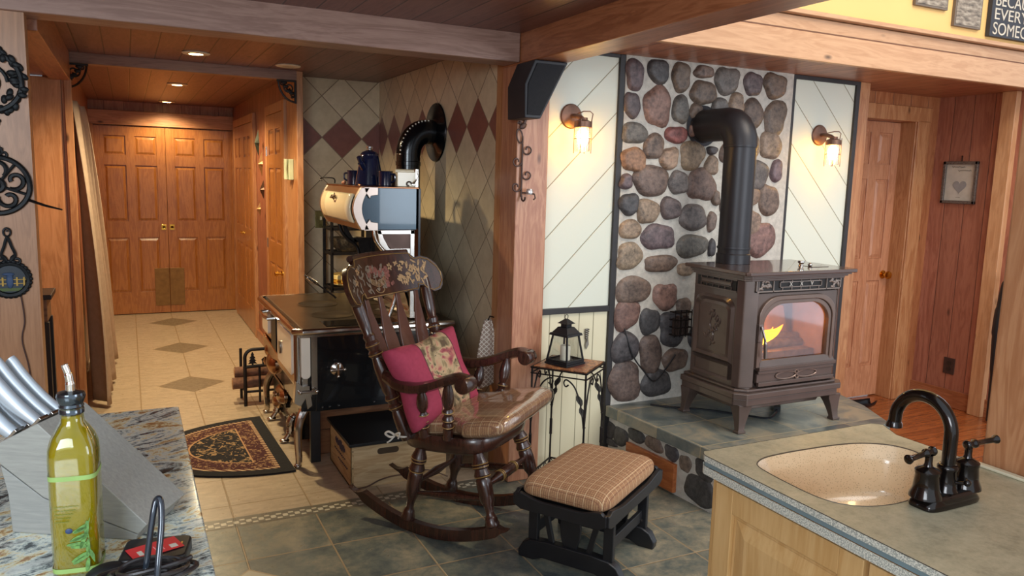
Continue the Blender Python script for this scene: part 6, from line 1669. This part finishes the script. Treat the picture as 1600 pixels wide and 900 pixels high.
# ------------------------------------------------------------------ granite counter at left
g = G('granite'); g1 = g.noise(g.vec(g.x*1.0+g.y*.9, g.y*2.6-g.x*1.5, 1.0), 4.5, 8, .68, 1.8); g2 = g.noise(scale=60, detail=4, rough=.8); g3 = g.noise(g.vec(g.x*2.0, g.y*5.0, 4.0), 3.0, 4, .6, 1.0)
c = g.ramp(g.rng(g1*.72+g2*.28, .38, .60), [(0, lin('#15191d')), (.2, lin('#475258')), (.38, lin('#a9b4b0')), (.58, lin('#e4ebe2')), (.8, lin('#e6d7a6')), (1, lin('#a8794a'))])
c = g.mix(g.rng(g3, .56, .66)*.75, c, lin('#d8dcd6')); c = g.mix(g.rng(g2, .30, .36), lin('#2a2a2c'), c)
g.col(c).set(Roughness=.12, Coat_Weight=.3)
GL = V((-.7, 1.0, 0)); GC = thing('granite_worktop', 'speckled white, grey and gold granite worktop at the left', 'worktop', GL)
rel(M().b2(-1.6, .112, -.9, 2.40, .878, .910), GL).build('slab', g.m, GC, bevel=.004)
KB2 = thing('base_cabinet', 'maple base cabinet hidden below the granite worktop', 'cabinet', GL)
rel(M().b2(-1.58, .075, -.88, 2.37, .10, .877).b2(-1.56, .02, -.86, 2.32, 0, .10), GL).build('carcass', MAP, KB2, bevel=.003)

# knife block
KN = thing('knife_block', 'slanted grey wood knife block on the granite worktop', 'knife block', (-.018, 1.528, .9105), math.radians(-30.9))
KW = wood('grey_washed_wood', '#a09f99', '#8a8b87', 'x', rough=.5, knots=False, fine=2.2, coat=0, ring=.05)
z_ = lambda z: z-.9105
KWR = wood('grey_washed_slant', '#a3a29a', '#8b8a85', 'x', rough=.5, knots=False, fine=2.2, coat=0, ring=.08)
mp_ = lambda a, b, w: (a, w, b)
pr_ = M().prism([(-.168, z_(.984)), (.014, z_(.9235)), (.032, z_(.944)), (-.172, z_(1.128)), (-.262, z_(1.080)), (-.250, z_(1.045))], mp_, 0, .143)
pr_.build('slanted_block', KWR, KN, bevel=.002)
M().prism([(-.236, 0), (.008, 0), (.012, z_(.922)), (-.170, z_(.982)), (-.252, z_(1.042)), (-.240, z_(.985))], mp_, .002, .141).build('base_wedge', KW, KN, bevel=.002)
STL_ = plain('brushed_steel_handle', '#bcc4cc', .42, .45, .04, 12)
def knife(u, w, ln, lab, wd=.016, th=.009):
    c0 = V((u, w, 0)); t_ = (u+.262)/.09; z0 = z_(lerp(1.080, 1.128, t_)); d = V((-.74, -.02, .70)).normalized()
    root_loc = Matrix.Rotation(math.radians(-30.9), 3, 'Z')@V((u, w, z0))+V((-.018, 1.528, .9105))
    t = thing('knife', lab, 'knife', root_loc, math.radians(-30.9), 'steel handled knives in the block')
    e = V((.70, 0, .74)).normalized(); b = V((0, 1, 0)); n = 14; vs = []; fs = []
    for i in range(n+1):
        q = i/n; p = d*(q*ln+.004)-e*(.010*math.sin(q*PI*1.0))+e*(.006*q); ww = wd*(.62+.30*q+.22*math.sin(q*PI)**2)*(1 if q < .96 else .8)
        for k in range(12):
            a = 2*PI*k/12; vs.append(p+e*ww*.9*math.cos(a)+b*th*math.sin(a))
    for i in range(n):
        for k in range(12): l = (k+1) % 12; fs.append((i*12+k, i*12+l, i*12+12+l, i*12+12+k))
    fs += [tuple(range(12))[::-1], tuple(n*12+k for k in range(12))]
    M().add(vs, fs).build('handle', STL_, t, angle=60)
    M().box(d*.002, (.006, .024, .034), Matrix.Rotation(.8, 3, 'Y')).build('bolster', NICKEL, t, bevel=.001)
knife(-.190, .030, .150, 'large knife with grey steel handle, uppermost at the front of the block', .019, .012)
knife(-.188, .062, .150, 'steel handled knife just behind the uppermost front knife', .017, .010)
knife(-.188, .095, .140, 'steel handled knife third back in the upper row', .016, .010)
knife(-.232, .020, .150, 'wide steel handled knife in the lower row nearest the camera', .024, .013)
knife(-.232, .055, .120, 'steel handled knife behind the wide lower one', .014, .009)
knife(-.246, .100, .100, 'small steel handled knife low at the back of the block', .012, .008)

# olive oil bottle
OB = thing('oil_bottle', 'square glass olive oil bottle with pourer and green olive branch label', 'bottle', (-.098, 1.452, .9105), math.radians(-8))
def sqr(h, r, z, n=36, p=5.0):
    out = []
    for i in range(n):
        a = 2*PI*i/n; c_, s_ = math.cos(a), math.sin(a); q = 1/((abs(c_)**p+abs(s_)**p)**(1/p)); out.append((h*q*c_*1.0, h*q*s_, z))
    return out
def stack(m, L, n=36): m.add([p for l in L for p in l], [tuple(range(n))[::-1], tuple((len(L)-1)*n+i for i in range(n))]+[(k*n+i, k*n+(i+1) % n, (k+1)*n+(i+1) % n, (k+1)*n+i) for k in range(len(L)-1) for i in range(n)])
OIL = G('olive_oil'); OIL.col(lin('#bba500')).set(Roughness=.05, Transmission_Weight=.42, IOR=1.15, Coat_Weight=.3); OIL.b.inputs['Emission Strength'].default_value = 0
m = M(); stack(m, [sqr(.032, 0, .004), sqr(.0345, 0, .008), sqr(.0345, 0, .205), sqr(.0338, 0, .220, p=4), sqr(.030, 0, .236, p=3), sqr(.023, 0, .250, p=2.3), sqr(.0165, 0, .260, p=2), sqr(.0152, 0, .276, p=2)]); m.build('oil', OIL.m, OB, angle=60)
m = M(); stack(m, [sqr(.035, 0, 0), sqr(.0368, 0, .003), sqr(.0368, 0, .208), sqr(.036, 0, .224, p=4), sqr(.032, 0, .240, p=3), sqr(.025, 0, .254, p=2.3), sqr(.0185, 0, .264, p=2), sqr(.0172, 0, .280, p=2), sqr(.0185, 0, .283, p=2), sqr(.0185, 0, .290, p=2)])
m.build('glass', clear('bottle_glass', (.86, .88, .62), .03, .02), OB, angle=60)
m = M().lathe([(.001, .279), (.0192, .279), (.0192, .286), (.0178, .288), (.0195, .291), (.0178, .295), (.0196, .298), (.0225, .308), (.021, .314), (.010, .317), (.001, .318)], seg=24)
m.build('pourer_cap', plain('dark_chrome', '#5a6168', .15, .9), OB)
M().tube(smoothpts([(0, 0, .316), (0, 0, .33), (-.002, 0, .345), (-.007, 0, .362)]), [.0075]*9+[.0065]*8+[.0055]*8, 12).build('spout', metal('spout_chrome', '#ded6cc', .12), OB)
M().cyl((.003, -.004, .235), (.002, 0, .284), .0028).ell((.0028, -.006, .238), (.006, .005, .005)).build('pourer_tube', plain('tube_dark', '#23231a', .3), OB)
GRNP = plain('label_green', '#8fae62', .5); 
for z0 in (.172, .010): M().grid(lambda u, v: V(sqr(.0372, 0, 0)[int(u*36) % 36][:2]+(z0+.008*v,)), 36, 1, cu=True).build('green_band', GRNP, OB)
lf = M(); rr = random.Random(9)
fy = -.0376
stem = smoothpts([(.026, fy, .105), (.022, fy, .085), (.024, fy, .06), (.020, fy, .035)])
lf.tube(stem, .0008, 4)
for k in range(13):
    z = .100-k*.0055; ln = rr.uniform(.012, .018); a = PI+rr.uniform(-.1, .75) if k % 3 else rr.uniform(-.8, .1)-1.2; cx = .022-.0*k+math.cos(a)*ln; cz = z+math.sin(a)*ln*.9
    R = Matrix.Rotation(a, 2); pts = [(.0+cx+(R@Vector((ln*math.cos(t), .0034*math.sin(t)))).x, cz+(R@Vector((ln*math.cos(t), .0034*math.sin(t)))).y) for t in [2*PI*i/12 for i in range(12)]]
    pts = [(max(-.031, min(.031, a_)), b_) for a_, b_ in pts]
    lf.prism(pts, XZ, fy-.0006, fy+.0002)
lf.build('olive_branch', plain('leaf_print', '#5f8a45', .5, 0, .35, 200), OB)
M().ell((-.006, fy, .085), (.0055, .001, .0048)).build('olive_print', plain('olive_blue', '#233a63', .4), OB)
lt = M(); rr = random.Random(3)
for k in range(5): lt.tube([(lerp(-.026, .010-.004*k, i/18), fy, .128-k*.0065+.0008*math.sin(i*2.3+k)) for i in range(19)], .0005, 4)
lt.build('label_print', plain('label_text', '#6d7a1e', .5), OB)

# black charger box with red card, goose neck and coiled cord
BX = thing('charger_box', 'small black charger box on the granite worktop', 'charger', (.022, 1.432, .9105), math.radians(-12))
M().prism(rrect(.110, .085, .014, 5), XY, 0, .024).build('case', plain('black_plastic', '#17181b', .35), BX, bevel=.004)
M().b2(.040, .043, .0, .012, .0245, .0252).build('indicator_light', plain('orange_led', '#e8a040', .4), BX)
RCd = thing('red_card', 'red business card with white print on the black charger box', 'card', (.020, 1.425, .9352+.0005), math.radians(20))
RCd.rotation_euler = (0, 0, math.radians(18))
M().b2(-.042, .042, -.024, .024, 0, .0006).build('card', plain('card_red', '#c8292f', .45), RCd)
for s_, x, y, z in (('TSC', -.028, -.006, .010),): text('printed_letters', s_, .011, (x, y, .0007), (0, 0, math.radians(90)), SIGNW, RCd, .0001) if False else None
pm = M()
M().b2(-.030, -.022, -.014, .004, .0006, .0009).build('white_emblem', SIGNW, RCd); M().b2(.010, .018, .008, .020, .0006, .0009).build('white_emblem', SIGNW, RCd); M().b2(.022, .034, -.018, -.004, .0006, .0009).build('white_emblem', SIGNW, RCd)
for k in range(3): pm.b2(-.014+k*.012, -.012+k*.012, -.016, .002+.004*k, .0006, .0008)
pm.build('fine_print', plain('card_pink', '#e08a8a', .5), RCd)
GN = M().tube(smoothpts([(.000, 1.335, .912), (.008, 1.340, .97), (.018, 1.350, 1.03), (.024, 1.356, 1.052), (.030, 1.350, 1.052), (.030, 1.335, 1.02), (.022, 1.31, .96), (.018, 1.30, .912)]), .0052, 12)
tag(GN.build('cable_loop', plain('dark_blue_cable', '#2b323c', .2, .3, coat=.6)), 'thick dark glossy cable loop standing up before the black box', 'cable')
cm = M(); pts = []
for i in range(150):
    a = i*.21; r = .040+.012*math.sin(i*.13); pts.append((.005+r*1.5*math.cos(a), 1.345+r*.75*math.sin(a), .917+.0045*(i/22)+.004*math.sin(a*1.7)))
cm.tube(pts, .0042, 8)
tag(cm.build('coiled_cord', plain('brown_black_cord', '#2a2526', .3, .2, coat=.4)), 'coiled dark charging cord on the granite at the bottom edge', 'cord')
t = thing('black_pouch', 'black object at the foot of the oil bottle', 'pouch', (-.055, 1.395, .9105), .4)
M().ell((0, 0, .012), (.035, .022, .013)).build('body', plain('black_nylon', '#141518', .5), t)

# ------------------------------------------------------------------ unidentified dark object half hidden by the right column
t = thing('dark_curved_shape', 'dark curved shape half hidden behind the pine column', 'ornament', (5.30, 3.16, 0))
m = M().tube(smoothpts([(0.03, 0, .02), (.02, 0, .35), (.0, .0, .62), (.01, 0, .80), (.04, 0, .98), (.09, 0, 1.02)]), [.03]*9+[.035]*8+[.04]*8+[.035]*8+[.03]*8, 14)
m.build('stem', BLKWOOD, t)
